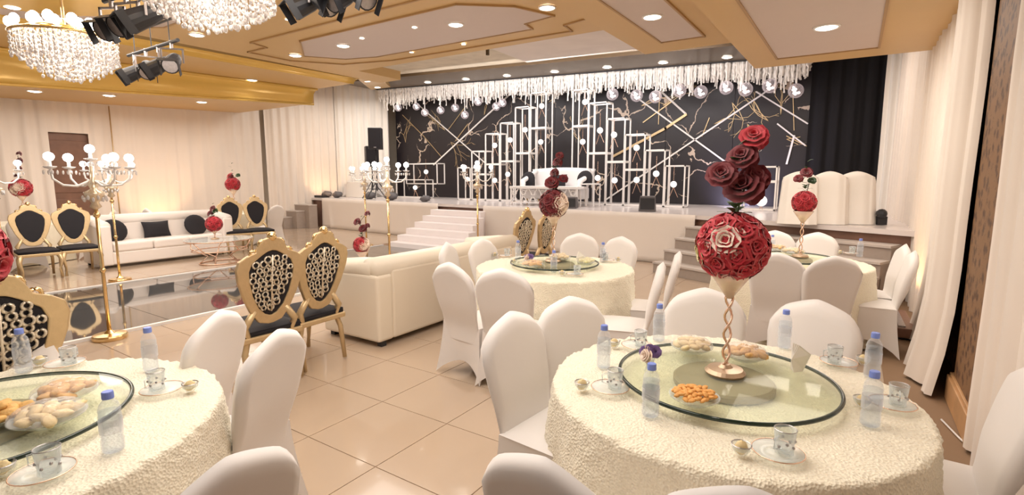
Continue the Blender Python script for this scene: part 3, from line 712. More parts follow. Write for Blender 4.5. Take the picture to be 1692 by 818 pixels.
# far left side of the hall
chair(-11.75, 2.70, -13.2, 3.0, 'distant white covered chair beside the left pair of black and gold chairs', 'chairs along the left wall')
chair(-12.5, 4.82, -12.5, 6.2, 'distant white covered chair behind the white sofa, beside the uplit drape', 'chairs along the left wall')
chair(-12.5, 4.25, -13.2, 3.2, 'distant white covered chair behind the sofa under the candelabra', 'chairs along the left wall')
chair(-11.3, 7.05, -12.4, 6.9, 'distant white covered chair right of the black and gold chairs, before the stage steps', 'chairs along the left wall')
chair(-13.3, 3.95, -13.2, 3.0, 'distant white covered chair behind the left pair of black and gold chairs', 'chairs along the left wall')
# stage chairs at the right, draped
for i, (px, lab) in enumerate([(1312, 'white draped chair at the stage right, left of three'), (1362, 'white draped chair at the stage right, middle of three'), (1408, 'white draped chair at the stage right, right of three')]):
    x, y = at(px, 372, TZ); y += .45
    cc = thing('draped_chair', lab, 'chair', (x, y, TZ), .05, 'draped chairs on the stage at the right')
    def body(u, v, i=i):
        q = 2*PI*u; hw = .235+.04*(1-v)+.014*math.sin(q*7+i*2)*(1-v*.7); dd = .20+.10*(1-v)+.012*math.sin(q*9+i)
        cx, sy = math.cos(q), math.sin(q); e = .55
        X = math.copysign(abs(cx)**e, cx)*hw; Y = math.copysign(abs(sy)**e, sy)*dd
        top_ = .76-.09*abs(X/hw)**1.7
        return (X*(1 if v < .97 else .96), Y*(1 if v < .97 else .55), v*top_)
    MB().grid(body, 56, 14).build('drape_cover', drape_w, cc, smooth=True)
    MB().grid(lambda u, v: (lerp(-.22, .22, u), lerp(-.11, .11, v), .755-.09*abs(u*2-1)**1.7), 12, 4).build('top_fold', drape_w, cc, smooth=True, solid=.02)
# small white table and two chairs at left of the stage
t = thing('draped_side_table', 'small white draped table at the back left of the stage', 'table', (-14.0, 11.85, TZ))
MB().grid(lambda u, v: (math.copysign(abs(math.cos(2*PI*u))**.4, math.cos(2*PI*u))*(.5+.05*(1-v)+.01*math.sin(u*60)), math.copysign(abs(math.sin(2*PI*u))**.4, math.sin(2*PI*u))*(.26+.05*(1-v)), .5*v), 60, 8).build('cloth_drop', drape_w, t, smooth=True)
MB().box((0, 0, .5), (1.0, .52, .02)).build('cloth_top', drape_w, t, bevel=.008)
chair(-14.45, 12.0, -14.3, 11.0, 'white covered chair at the small stage table, left one', 'chairs at the small stage table', TZ, off=.1)
chair(-13.95, 12.35, -13.8, 11.3, 'white covered chair at the small stage table, right one', 'chairs at the small stage table', TZ, off=.1)
tag(MB().box((.35, 9.1, TZ+.06), (.12, .1, .12), .4).ball((.35, 9.05, TZ+.16), .07, 10, 6).build('floor_spotlight', black_p, None, smooth=False), 'small black spotlight on the stage deck beside the right drape', 'spotlight')

# ---- black and gold chairs
OUT = [(.50, .02), (.52, .09), (.60, .15), (.72, .205), (.86, .25), (.95, .262), (1.01, .245), (1.045, .19), (1.07, .125), (1.12, .10), (1.16, .07), (1.18, .01)]
INN = [(.57, .01), (.585, .045), (.64, .095), (.74, .14), (.85, .165), (.93, .172), (.99, .15), (1.02, .11), (1.045, .075), (1.06, .05), (1.07, .03), (1.075, .005)]
def ybk(z): return -.20-.16*(z-.5)
def make_gold():
    t = thing('gold_chair', 'x', 'chair')
    def loop(T): return [(w_, z) for z, w_ in T]+[(-w_, z) for z, w_ in T[::-1]]
    o, i_ = loop(OUT), loop(INN); n = len(o); m = MB(); vs = []
    for s in (-.02, .02):
        for q in (o, i_):
            for (x, z) in q: vs.append((x, ybk(z)+s, z))
    fs = []
    for k in range(n):
        k2 = (k+1) % n
        fs += [(k, k2, n+k2, n+k), (2*n+k, 3*n+k, 3*n+k2, 2*n+k2), (k, 2*n+k, 2*n+k2, k2), (n+k, n+k2, 3*n+k2, 3*n+k)]
    m.add(vs, fs); bf = m.build('back_frame', gold_p, t, bevel=.008)
    m = MB(); vs = []
    for s in (-.012, .03):
        for (x, z) in i_: vs.append((x*1.03, ybk(z)+s, z))
    m.add(vs, [tuple(range(n))[::-1], tuple(range(n, 2*n))]+[(k, (k+1) % n, n+(k+1) % n, n+k) for k in range(n)])
    m.build('back_pad', black_f, bf, bevel=.01)
    # filigree on the rear side
    m = MB(); rg = random.Random(2)
    z = .63; r_ = 0
    while z < 1.02:
        hw = interp([(a, b_) for a, b_ in INN], z)-.02; nx = max(1, int(hw*2/.043))
        for k in range(nx):
            x = 0 if nx == 1 else lerp(-hw, hw, k/(nx-1)); x += rg.uniform(-.006, .006)+(.012 if r_ % 2 else 0)
            if abs(x) > hw: continue
            m.torus((x, ybk(z)-.02, z+rg.uniform(-.006, .006)), rg.uniform(.017, .026), .0075, 10, 4, 'y')
        z += .038; r_ += 1
    m.tube([(0, ybk(.6)-.022, .6), (0, ybk(1.04)-.022, 1.04)], .007, 5)
    m.build('filigree', filig_m, bf, smooth=True)
    m = MB()
    for s in (-1, 1):
        m.torus((s*.06, ybk(1.12)-.0, 1.12), .035, .014, 14, 6, 'y'); m.torus((s*.135, ybk(1.06), 1.06), .025, .011, 14, 6, 'y')
    m.ball((0, ybk(1.18), 1.18), .035, 10, 8); m.build('crest', gold_m, bf, smooth=True)
    MB().grid(lambda u, v: (lerp(-.25, .25, u)*(1-.05*(1-v)), lerp(-.22, .26, v), .46+.035*abs(math.sin(u*PI)*math.sin(v*PI))**.35), 12, 12).lo((-.245, -.215, .42), (.245, .255, .462)).build('seat', black_f, t, smooth=True)
    MB().lo((-.26, -.23, .375), (.26, .265, .422)).build('apron', gold_p, t, bevel=.01)
    for s in (-1, 1):
        MB().tube([(s*.22, .23, .40), (s*.25, .27, .30), (s*.225, .25, .15), (s*.235, .28, .015)], [.036, .03, .018, .022], 8).build('leg', gold_p, t, smooth=True)
        MB().tube([(s*.12, ybk(.62), .62), (s*.20, -.21, .50), (s*.175, -.19, .42), (s*.21, -.21, .30), (s*.21, -.25, .015)], [.026, .03, .03, .024, .018], 8).build('leg', gold_p, t, smooth=True)
    return t
gold0 = make_gold(); ug = [False]
def gchair(x, y, rz, lab, grp):
    if not ug[0]: c_ = gold0; ug[0] = True
    else: c_ = copy_tree(gold0)
    c_.location = (x, y, 0); c_.rotation_euler = (0, 0, rz); return tag(c_, lab, 'chair', grp)
gchair(-3.90, 2.20, PI/2-.05, 'ornate gold chair with filigree back beside the cream sofa, farther from the sofa', 'gold chairs with black seats')
gchair(-3.95, 2.66, PI/2+.05, 'ornate gold chair with filigree back right next to the cream sofa', 'gold chairs with black seats')
gchair(-3.55, .62, PI/2, 'ornate gold chair cut by the left edge, behind the left table', 'gold chairs with black seats')
gchair(-10.85, 2.60, -PI/2-.1, 'distant gold chair with black oval back, leftmost, beside the white sofa', 'gold chairs with black seats')
gchair(-10.85, 3.13, -PI/2-.1, 'distant gold chair with black oval back, right beside the left arm of the white sofa', 'gold chairs with black seats')
gchair(-11.1, 5.93, -PI/2-.2, 'distant gold chair with black back, first right of the white sofa', 'gold chairs with black seats')
gchair(-11.0, 6.42, -PI/2-.3, 'distant gold chair with black back, second right of the white sofa', 'gold chairs with black seats')
gchair(-3.98, 5.92, PI/2, 'gold chair with filigree back behind the middle table, left one', 'gold chairs with black seats')
gchair(-3.95, 6.50, PI/2, 'gold chair with filigree back behind the middle table, right one', 'gold chairs with black seats')

# ================================================================= SOFAS
def sofa(loc, rz, L_, label, m, backroll=.07, h=.82, D=.82):
    # local: back along x at y=0, seat towards +y
    t = thing('sofa', label, 'sofa', loc, rz)
    MB().lo((-L_/2+.19, .01, .05), (L_/2-.19, .21, h-.08)).build('backrest', m, t, bevel=.03, seg=3)
    MB().tube([(-L_/2+.02, .12, h-.07), (L_/2-.02, .12, h-.07)], backroll+.04, 14).build('back_roll', m, t, smooth=True)
    for s in (-1, 1):
        MB().lo((s*(L_/2-.2), .008, .05), (s*L_/2, D+.01, h-.12)).build('arm', m, t, bevel=.03, seg=3)
        MB().tube([(s*(L_/2-.1), .12, h-.07), (s*(L_/2-.1), .3, h-.08), (s*(L_/2-.1), D-.02, h-.14)], backroll+.035, 14).build('arm_roll', m, t, smooth=True)
    MB().box((0, D/2+.05, .06+.11), (L_-.38, D-.12, .22)).build('base', m, t, bevel=.02)
    n = max(2, round((L_-.4)/.7)); w_ = (L_-.42)/n
    for k in range(n): MB().box((-(L_-.42)/2+w_*(k+.5), D/2+.11, .36), (w_-.008, D-.22, .17)).build('seat_cushion', m, t, bevel=.04, seg=3)
    for sx in (-1, 1):
        for sy in (.06, D-.06): MB().box((sx*(L_/2-.08), sy, .035), (.06, .06, .07)).build('foot', black_p, t)
    return t
sofa((-3.64, 4.47, 0), PI/2, 2.48, 'cream sofa seen from behind, beside the middle table', sofa_m)
sofa((-11.75, 4.62, 0), -PI/2, 2.35, 'long white sofa with black cushions beyond the mirrored walkway', sofa_w, h=.88)
cushion(-11.35, 3.82, .63, 'round', 'round black cushion on the white sofa, near its left arm', .22, -PI/2, .3)
cushion(-11.42, 4.55, .60, 'rect', 'oblong black cushion in the middle of the white sofa', rz=-PI/2, tilt=.3)
cushion(-11.35, 5.25, .63, 'round', 'round black cushion on the white sofa, near its right arm', .22, -PI/2, .3)

def glass_table(x, y, lab, R=.5, sy=1.2):
    t = thing('coffee_table', lab, 'coffee table', (x, y, 0))
    MB().lathe([(R, .0), (R, .012)], 40, (0, 0, .45)).build('glass_top', glass_m, t)
    m = MB(); m.torus((0, 0, .44), R*.97, .012, 40, 6); m.torus((0, 0, .25), R*.8, .01, 40, 6); m.torus((0, 0, .012), R*.6, .012, 36, 6); m.build('ring_frame', rosegold, t, smooth=True)
    for k in range(5):
        a = 2*PI*k/5
        MB().tube([(R*.95*math.cos(a), R*.95*math.sin(a), .44), (R*.85*math.cos(a+.25), R*.85*math.sin(a+.25), .28), (R*.35*math.cos(a+.5), R*.35*math.sin(a+.5), .14), (R*.6*math.cos(a+.6), R*.6*math.sin(a+.6), .012)], .01, 6).build('leg', rosegold, t, smooth=True)
    t.scale = (1, sy, 1); return t
glass_table(-9.95, 5.0, 'low glass coffee table on curled gold legs in front of the white sofa')
glass_table(-5.35, 4.5, 'low glass coffee table in front of the cream sofa, holding small red roses', .45)

# ================================================================= ROUND TABLES
def cloth(loc, R, label, seed, zt=.75, fine=True):
    nu = 260 if fine else 120; rows = []
    prof = [(k/14.0, 0) for k in range(15)]
    def P(u, v):
        a = 2*PI*u+2.0
        if v < .45:
            r = R*(v/.45)*.985; z = zt; x, y = r*math.cos(a), r*math.sin(a); nz = Vector((0, 0, 1))
            d = .0035*noise.noise(Vector((x*30, y*30, seed)))+.004*noise.noise(Vector((x*70, y*70, seed)))
            return (x, y, z+d)
        t = (v-.45)/.55
        f = .5+.5*math.sin(a*9+seed+1.5*noise.noise(Vector((math.cos(a)*2, math.sin(a)*2, seed))))
        if t < .12:
            q = t/.12*PI/2; r = R*.985+.022*math.sin(q); z = zt-.022*(1-math.cos(q))
        else:
            s = (t-.12)/.88; r = R*.985+.022+.01*s+(.10*f-.03)*s**.8; z = lerp(zt-.022, .012, s)
        d = .008*noise.noise(Vector((a*R*30, z*30, seed)))+.006*noise.noise(Vector((a*R*60, z*60, seed)))
        r += d
        return (r*math.cos(a), r*math.sin(a), z+(d if t < .12 else 0))
    o = MB().grid(P, nu, 70 if fine else 40).build('tablecloth', cloth_m, None, smooth=True, weld=False)
    o.location = (loc[0], loc[1], 0); return tag(o, label, 'tablecloth', 'ivory rosette tablecloths')
def table(c_, R, nm, seed, fine=True, tt=True, ttR=.425):
    t = thing('round_table', 'round banquet table under the ivory cloth, '+nm, 'table', (c_[0], c_[1], 0), 0, 'round banquet tables')
    MB().lathe([(R-.03, .70), (R-.03, .728)], 40).build('tabletop', wood_m, t)
    for k in range(4):
        a = PI/4+k*PI/2; MB().tube([(R*.6*math.cos(a), R*.6*math.sin(a), 0), (R*.6*math.cos(a), R*.6*math.sin(a), .7)], .015, 8).build('leg', grey_p, t)
    cloth(c_, R, 'ivory rosette textured tablecloth on the round table, '+nm, seed, fine=fine)
    if tt:
        q = thing('glass_turntable', 'round green tinted glass turntable on the table, '+nm, 'turntable', (c_[0], c_[1], .757), 0, 'glass turntables')
        MB().lathe([(.20, 0), (.20, .02), (.19, .028)], 40).build('base_disc', base_m, q)
        MB().lathe([(.012, .0285), (ttR-.004, .0285), (ttR-.004, .0385), (.012, .0385)], 64, cap=False).build('glass_plate', ttglass_m, q)
        MB().torus((0, 0, .0335), ttR, .008, 96, 8).build('glass_edge', edge_m, q.children[-1], smooth=True)
table(T1, .70, 'the front right one', 1)
table(T2, .75, 'the middle one beside the cream sofa', 2)
table(T3, .72, 'the back right one below the stage steps', 3, False)
table(T0, .73, 'the left one cut by the frame', 4, ttR=.44)
table((-13.2, 2.95), .72, 'a distant one at the far left wall', 5, False, False)
table((-12.7, 6.7), .70, 'a distant one near the left stage steps', 6, False, False)
TT = .757+.0385      # top of the glass
CZ = .758            # top of the cloth

# ---- roses
def rose_mesh(seed):
    m = MB(); rg = random.Random(seed)
    m.ball((0, 0, .012), .012, 8, 6)
    for ring, (n, R, Hh, op) in enumerate([(3, .016, .034, .15), (4, .026, .038, .4), (6, .040, .034, .8), (7, .052, .022, 1.1)]):
        for k in range(n):
            a0 = 2*PI*k/n+ring*.7+rg.uniform(-.2, .2); wdt = 2*PI/n*.75
            def fn(u, v):
                a = a0+(u-.5)*2*wdt*(.45+.55*math.sin(v*PI*.62))
                r = R*(.25+.75*v**.7)+.006*op*math.sin(v*PI/2)**4*2+.003*math.sin(u*9+k)*v; z = Hh*math.sin(v*PI*.55)*(1-.25*op*max(0, v-.7))+.004*(1-abs(u-.5)*2)*v
                return (r*math.cos(a), r*math.sin(a), z-.008*ring*.5)
            m.grid(fn, 5, 4)
    return m
ROSE = {}
def rose(parent, p, d, s, m, nm='rose'):
    key = (m.name)
    if key not in ROSE:
        o = rose_mesh(len(ROSE)+1).build(nm, m, parent, smooth=True); ROSE[key] = o
    else:
        o = ROSE[key].copy(); COL.objects.link(o); o.parent = parent
    o.name = nm; o.location = p; o.scale = (s, s, s)
    q = Vector(d).to_track_quat('Z', 'Y'); o.rotation_euler = (q @ Matrix.Rotation(random.random()*6, 4, 'Z').to_quaternion()).to_euler()
    return o
def leafmb(m, p, d, l, w_):
    p = Vector(p); d = Vector(d).normalized(); s = d.cross(Vector((0, 0, 1)));
    if s.length < .1: s = Vector((1, 0, 0))
    s.normalize(); n = s.cross(d)
    m.grid(lambda u, v: tuple(p+d*l*v+s*(u-.5)*w_*math.sin(PI*min(.98, max(.03, v)))+n*(.15*l*math.sin(v*PI)-.1*w_*abs(u-.5))), 4, 6)
def centrepiece(x, y, z, lab, tall, ballm, sc=1.0, n=30, stem=.35, mix=(), seed=1, sphere=.115):
    t = thing('flower_centrepiece', lab, 'centrepiece', (x, y, z), 0, 'flower centrepieces on gold stems'); rg = random.Random(seed)
    MB().lathe([(.078, 0), (.082, .008), (.07, .022), (.03, .028), (.018, .04)], 28).build('base', mat('brushed_brown_gold', (.50, .36, .24), .35, .5), t, smooth=False)
    st_ = MB()
    for ph in (0, PI): st_.tube([(.014*math.cos(ph+k*.55), .014*math.sin(ph+k*.55), .01+stem*k/24) for k in range(25)], .0055, 6)
    st_.build('twisted_stem', rosegold, t, smooth=True)
    c0 = stem
    MB().lathe([(.01, c0), (.05, c0+.06), (.095, c0+.125)], 24, cap=False).build('cone_vase', mat('pearly_cone', (.80, .62, .50), .25, .3), t, smooth=True, solid=.003)
    cz = c0+.215; R = sphere
    MB().ball((0, 0, cz), R*.8, 14, 10).build('flower_core', dark_red, t, smooth=True)
    for k in range(n):
        zz = 1-2*(k+.5)/n*.93; a = k*2.39996+seed; rxy = math.sqrt(max(0, 1-zz*zz)); d = Vector((rxy*math.cos(a), rxy*math.sin(a), zz))
        mm = ballm
        for (dx, dy, dz, m2, lim) in mix:
            if d.dot(Vector((dx, dy, dz)).normalized()) > lim: mm = m2
        rose(t, tuple(Vector((0, 0, cz))+d*R*.72), d, .95*R/.115, mm)
    lf = MB()
    if tall:
        top = max(q[2] for q in tall); pts = [(0, 0, cz)]+[(q[0]*.6, q[1]*.6, cz+q[2]-.03) for q in sorted(tall, key=lambda q: q[2])]
        MB().tube(pts, .004, 5).build('flower_stalk', leaf_m, t, smooth=True)
        for (dx, dy, dz, s, m2) in tall:
            rose(t, (dx, dy, cz+dz), (dx*2+rg.uniform(-.3, .3), dy*2-.8, .6), s, m2)
            if dz > .15: rose(t, (dx+.01, dy+.015, cz+dz+.0), (dx*2+.5, dy*2+.9, .2), s*.9, m2)
        for k in range(7):
            a = k*1.1; leafmb(lf, (0, 0, cz+.12+.02*(k % 3)), (math.cos(a), math.sin(a), .35), .07, .035)
        for k in range(4): leafmb(lf, (.0, 0, cz+.2+.07*k), (math.cos(k*2.2), math.sin(k*2.2), .4), .06, .03)
        lf.build('leaves', leaf_m, t, smooth=True)
    t.scale = (sc,)*3
    return t
rx, ry = math.cos(YAW), math.sin(YAW)      # image right on the floor plane (the bunches lean that way)
def off(a, z, s, m): return (a*rx, a*ry, z, s, m)
centrepiece(T1[0]+.0, T1[1]+.03, TT, 'tall centrepiece of red roses with one cream rose, on the front table', [off(.035, .24, 1.25, dark_red), off(.075, .28, .9, dark_red), off(-.06, .29, .95, dark_red), off(.02, .36, .95, dark_red), off(.06, .44, .85, red_m)], red_m, 1.0, 34, mix=((.05, -.8, .55, cream_pet, .955), (-.9, -.55, -.05, yellow_pet, .93)), sphere=.14, stem=.325)
centrepiece(T2[0]-.03, T2[1]+.03, TT, 'centrepiece of red and cream flowers in a pale cone, on the middle table', [off(-.02, .20, 1.1, dark_red), off(.09, .24, .7, dark_red), off(.0, .30, .7, dark_red), off(.03, .40, .8, dark_red), off(.05, .46, .6, dark_red)], dark_red, 1.0, 26, mix=((.95, -.35, .0, cream_pet, .72),), seed=2, sphere=.14)
centrepiece(T3[0]+.08, T3[1]+.05, TT, 'small centrepiece of red roses on the back right table', [off(-.08, .24, .7, dark_red), off(.0, .30, .9, dark_red), off(.06, .22, .6, leaf_m)], red_m, 1.0, 24, seed=3, sphere=.115)
centrepiece(T0[0], T0[1], TT, 'centrepiece of red roses on the left table, barely inside the left edge', [off(0, .22, 1.3, dark_red), off(.03, .33, 1.1, dark_red)], red_m, 1.0, 26, seed=4, sphere=.15)
centrepiece(-9.9, 4.9, .464, 'red rose centrepiece on the coffee table by the white sofa', [off(-.06, .22, 1.1, dark_red), off(.0, .32, 1.0, dark_red), off(.05, .27, .9, leaf_m)], red_m, .9, 22, seed=5, stem=.1, sphere=.16)
centrepiece(-5.35, 4.5, .464, 'red and white rose posy seen above the gold chair next to the cream sofa', [off(-.05, .34, .9, dark_red), off(.03, .24, 1.0, dark_red), off(.09, .28, .7, dark_red), off(.1, .46, .7, dark_red)], red_m, .9, 22, seed=6, stem=.08, mix=((.9, .2, .1, cream_pet, .6),), sphere=.12)
centrepiece(-13.2, 3.05, CZ, 'distant red and pink centrepiece at the far left table', [off(-.05, .2, .8, dark_red), off(.0, .32, .8, dark_red), off(.03, .45, .8, dark_red), off(.03, .56, .7, dark_red)], red_m, 1.15, 22, seed=7, mix=((.8, -.5, -.1, cream_pet, .8),), sphere=.15)
centrepiece(-12.6, 6.75, CZ, 'distant red centrepiece in a white vase near the stage steps', [off(-.04, .16, 1.3, red_m), off(.12, .18, .7, leaf_m)], red_m, 1.2, 20, seed=8, sphere=.14)

# ---- bottles
def make_bottle():
    t = thing('water_bottle', 'x', 'bottle')
    MB().lathe([(.026, 0), (.031, .006), (.031, .04), (.0285, .05), (.031, .06), (.0285, .075), (.031, .085), (.031, .12), (.0285, .128), (.031, .135), (.026, .155), (.014, .172), (.0125, .178)], 18).build('bottle_body', plastic_m, t, smooth=True)
    MB().lathe([(.027, .003), (.0285, .01), (.0265, .06), (.0285, .11), (.0275, .135)], 16).build('water', thin_glass('water_tint', (.94, .97, .99), .93, .05, (.8, .85, .9), .15), t, smooth=True)
    MB().lathe([(.016, .174), (.0165, .177), (.016, .194), (.0145, .197)], 18).build('cap', cap_m, t)
    MB().lathe([(.0318, .064), (.0318, .108)], 18, cap=False).build('label', thin_glass('pale_bottle_label', (.97, .97, .98), .78, .4, (.88, .89, .93), .2), t, smooth=True)
    return t
bot0 = make_bottle(); ub = [False]
def bottle(px, py, lab, grp, z=CZ, wx=None):
    x, y = at(px, py, z) if wx is None else wx
    if not ub[0]: c_ = bot0; ub[0] = True
    else: c_ = copy_tree(bot0)
    c_.location = (x, y, z); c_.rotation_euler = (0, 0, random.random()*6)
    return tag(c_, lab, 'bottle', grp)
gb = 'water bottles with blue caps'
bottle(997, 606, 'water bottle at the left back of the front table', gb)
bottle(1088, 562, 'water bottle at the back edge of the front table, left of the red flower stem', gb)
bottle(1074, 686, 'water bottle in front of the left side of the front turntable', gb)
bottle(1295, 574, 'water bottle at the back of the front table, before the back right chair', gb)
bottle(1440, 622, 'water bottle at the right of the front table, the farther of two', gb)
bottle(1437, 702, 'water bottle at the right of the front table, the nearer of two', gb)
bottle(40, 614, 'water bottle at the back of the left table', gb)
bottle(250, 611, 'water bottle at the back right of the left table', gb)
bottle(188, 744, 'water bottle right of the left turntable, nearest the camera', gb)
bottle(915, 449, 'water bottle in the middle of the table beside the sofa', gb)
bottle(996, 432, 'water bottle at the right of the middle table', gb)
bottle(856, 428, 'water bottle at the left back of the middle table', gb)
bottle(1275, 416, 'water bottle at the left of the back right table', gb)
bottle(1420, 424, 'water bottle at the right of the back right table', gb)

# ---- tea glass sets: saucer, glass, small bowl - three things each
proto = {}
def make_glassware():
    t = thing('glass_saucer', 'x', 'saucer'); MB().lathe([(.03, .0), (.04, .003), (.075, .014), (.077, .017), (.04, .006), (.0, .005)], 28, cap=False).build('dish', glass_m, t, smooth=True); MB().torus((0, 0, .0155), .076, .002, 28, 5).build('gilt_rim', rosegold, t, smooth=True); proto['s'] = t
    t = thing('tea_glass', 'x', 'glass'); MB().lathe([(.0, .002), (.022, .0), (.028, .004), (.028, .03), (.033, .082), (.031, .082), (.026, .03), (.024, .008), (.0, .008)], 20, cap=False).build('bowl', glass_m, t, smooth=True)
    MB().tube([(.03, 0, .066), (.052, 0, .06), (.052, 0, .03), (.027, 0, .022)], .0035, 6).build('handle', glass_m, t, smooth=True)
    m = MB()
    for k in range(8): q = 2*PI*k/8; m.ball((.029*math.cos(q), .029*math.sin(q), .03+.012*(k % 2)), .005, 6, 4)
    m.torus((0, 0, .081), .032, .0016, 20, 4); m.build('gilt_pattern', silver_p, t); proto['g'] = t
    t = thing('sugar_bowl', 'x', 'bowl'); MB().lathe([(.012, .0), (.016, .004), (.028, .022), (.030, .036), (.028, .036), (.024, .02), (.0, .012)], 18, cap=False).build('bowl', glass_m, t, smooth=True)
    MB().ball((0, 0, .026), .02, 10, 6, jit=.4).build('contents', pastry_m, t, smooth=True); MB().torus((0, 0, .036), .029, .002, 20, 4).build('gilt_rim', silver_p, t); proto['b'] = t
make_glassware(); up_ = set()
def put(k, x, y, z, lab, cat, grp, rz=0):
    if k not in up_: c_ = proto[k]; up_.add(k)
    else: c_ = copy_tree(proto[k])
    c_.location = (x, y, z); c_.rotation_euler = (0, 0, rz); return tag(c_, lab, cat, grp)
def teaset(px, py, where, sp=.055, sgn=1, z=CZ):
    x, y = at(px, py, z)
    put('s', x, y, z, 'clear glass saucer '+where, 'saucer', 'glass saucers')
    put('g', x+sp*.35*rx*sgn, y+sp*.35*ry*sgn, z+.006, 'clear gilt tea glass '+where, 'glass', 'tea glasses', 1.+px)
    put('b', x-.115*rx*sgn, y-.115*ry*sgn, z, 'tiny glass sugar bowl '+where, 'bowl', 'sugar bowls')
teaset(1008, 645, 'at the left rim of the front table')
teaset(1052, 574, 'at the back left of the front table, beside the back bottle')
teaset(1285, 752, 'at the near edge of the front table, below the turntable')
teaset(1385, 602, 'at the back right of the front table', sgn=-1)
teaset(1474, 672, 'at the far right of the front table, beside two bottles')
teaset(268, 647, 'at the right back of the left table', sgn=-1)
teaset(108, 604, 'at the back of the left table')
teaset(72, 786, 'at the near edge of the left table')
teaset(868, 436, 'at the left of the middle table')
teaset(1003, 432, 'at the right of the middle table', sgn=-1)
teaset(835, 424, 'at the far left of the middle table')
teaset(950, 455, 'at the near edge of the middle table')
teaset(1405, 420, 'on the right of the back right table')
teaset(1262, 424, 'on the left of the back right table')

# ---- sweets in crystal dishes
def dish(px, py, lab, m, n=16, R=.095, z=None, piece='pastry', wrap=True, size=.024, wx=None, cat='sweets dish'):
    z = TT if z is None else z
    x, y = at(px, py, z+.02) if wx is None else wx; rg = random.Random(px)
    t = thing('sweets_dish', lab, cat, (x, y, z), 0, 'crystal dishes of sweets')
    MB().lathe([(R*.55, 0), (R*.6, .004), (R*.98, .026), (R, .03), (R*.94, .028), (R*.55, .007), (0, .006)], 32, cap=False).build('dish', glass_m, t, smooth=True)
    for k in range(n):
        a = k*2.4; r_ = R*.78*math.sqrt((k+.5)/n); zz = .022+.03*(1-(r_/R)**2)
        o = MB().ball((0, 0, 0), size, 10, 6, (1.35, .9, .55), jit=.3).build(piece, m, t, smooth=True)
        o.location = (r_*math.cos(a), r_*math.sin(a), zz+rg.uniform(-.004, .006)); o.rotation_euler = (rg.uniform(-.4, .4), rg.uniform(-.4, .4), rg.uniform(0, 6))
    if wrap:
        MB().grid(lambda u, v: (R*1.02*math.sin(v*PI/2)*math.cos(2*PI*u), R*1.02*math.sin(v*PI/2)*math.sin(2*PI*u), .03+.045*math.cos(v*PI/2)+.006*noise.noise(Vector((math.cos(2*PI*u)*5*v, math.sin(2*PI*u)*5*v, px)))), 30, 10).build('cellophane', wrap_m, t)
dish(1143, 574, 'crystal dish of wrapped pale pastries at the back left of the front turntable', pastry_m)
dish(1231, 587, 'crystal dish of golden biscuits behind the stem on the front turntable', biscuit_m, 14, piece='biscuit')
dish(1147, 657, 'crystal dish of orange snacks at the front of the front turntable', orange_m, 60, .09, piece='snack', wrap=False, size=.012)
dish(80, 690, 'crystal dish of wrapped pastries on the left turntable, the nearer one', pastry_m, 14, .105)
dish(108, 650, 'crystal dish of wrapped pastries on the left turntable, the farther one', biscuit_m, 14, .1)
dish(880, 438, 'wide dish of sweets on the middle turntable, left one', biscuit_m, 14, .10)
dish(925, 427, 'stack of wrapped sweets at the back of the middle turntable', pastry_m, 16, .11)
dish(968, 434, 'dish of pale sweets on the middle turntable, right one', yellow_pet, 12, .085)
dish(1310, 417, 'dish of golden bread on the back right turntable, nearer one', pastry_m, 14, .12)
dish(1285, 411, 'dish of brown biscuits on the back right turntable, farther one', biscuit_m, 12, .09)
dish(-2, 690, 'brown tray of nuts at the left edge of the left turntable', biscuit_m, 14, .09, wrap=False)

# folded napkins
def napkin(px, py, lab, z=None, h=.12):
    z = TT if z is None else z; x, y = at(px, py, z)
    m = MB()
    for k, a in enumerate((-.5, -.15, .2, .55)):
        m.add([(0, 0, 0), (.045*math.cos(a+.5), .045*math.sin(a+.5), 0), (.06*math.cos(a), .06*math.sin(a), h*.7), (.015, .01*k, h), (-.02, .0, h*.5)], [(0, 1, 2, 3, 4)])
    o = m.build('folded_napkin', napkin_m, None, solid=.003); o.location = (x, y, z+.001); o.rotation_euler = (0, 0, YAW+.3)
    tag(o, lab, 'napkin')
napkin(1312, 616, 'white folded napkin standing at the right of the front turntable')
napkin(955, 437, 'white folded napkin standing on the middle turntable')
def pansy(px, py, lab):
    x, y = at(px, py, TT); t = thing('posy_glass', lab, 'vase', (x, y, TT))
    MB().lathe([(.018, 0), (.02, .004), (.013, .03), (.024, .062), (.022, .062), (.011, .03), (0, .01)], 16, cap=False).build('glass', glass_m, t, smooth=True)
    rg = random.Random(4)
    for k in range(6):
        rose(t, (rg.uniform(-.022, .022), rg.uniform(-.022, .022), .065+rg.uniform(0, .03)), (rg.uniform(-1, 1), rg.uniform(-1.2, .2), .5), .42, purple_m if k % 2 else cream_pet, 'blossom')
pansy(1072, 615, 'little glass with purple and white blossoms at the left of the front turntable')
pansy(873, 440, 'little glass with dark blossoms at the left of the middle turntable')

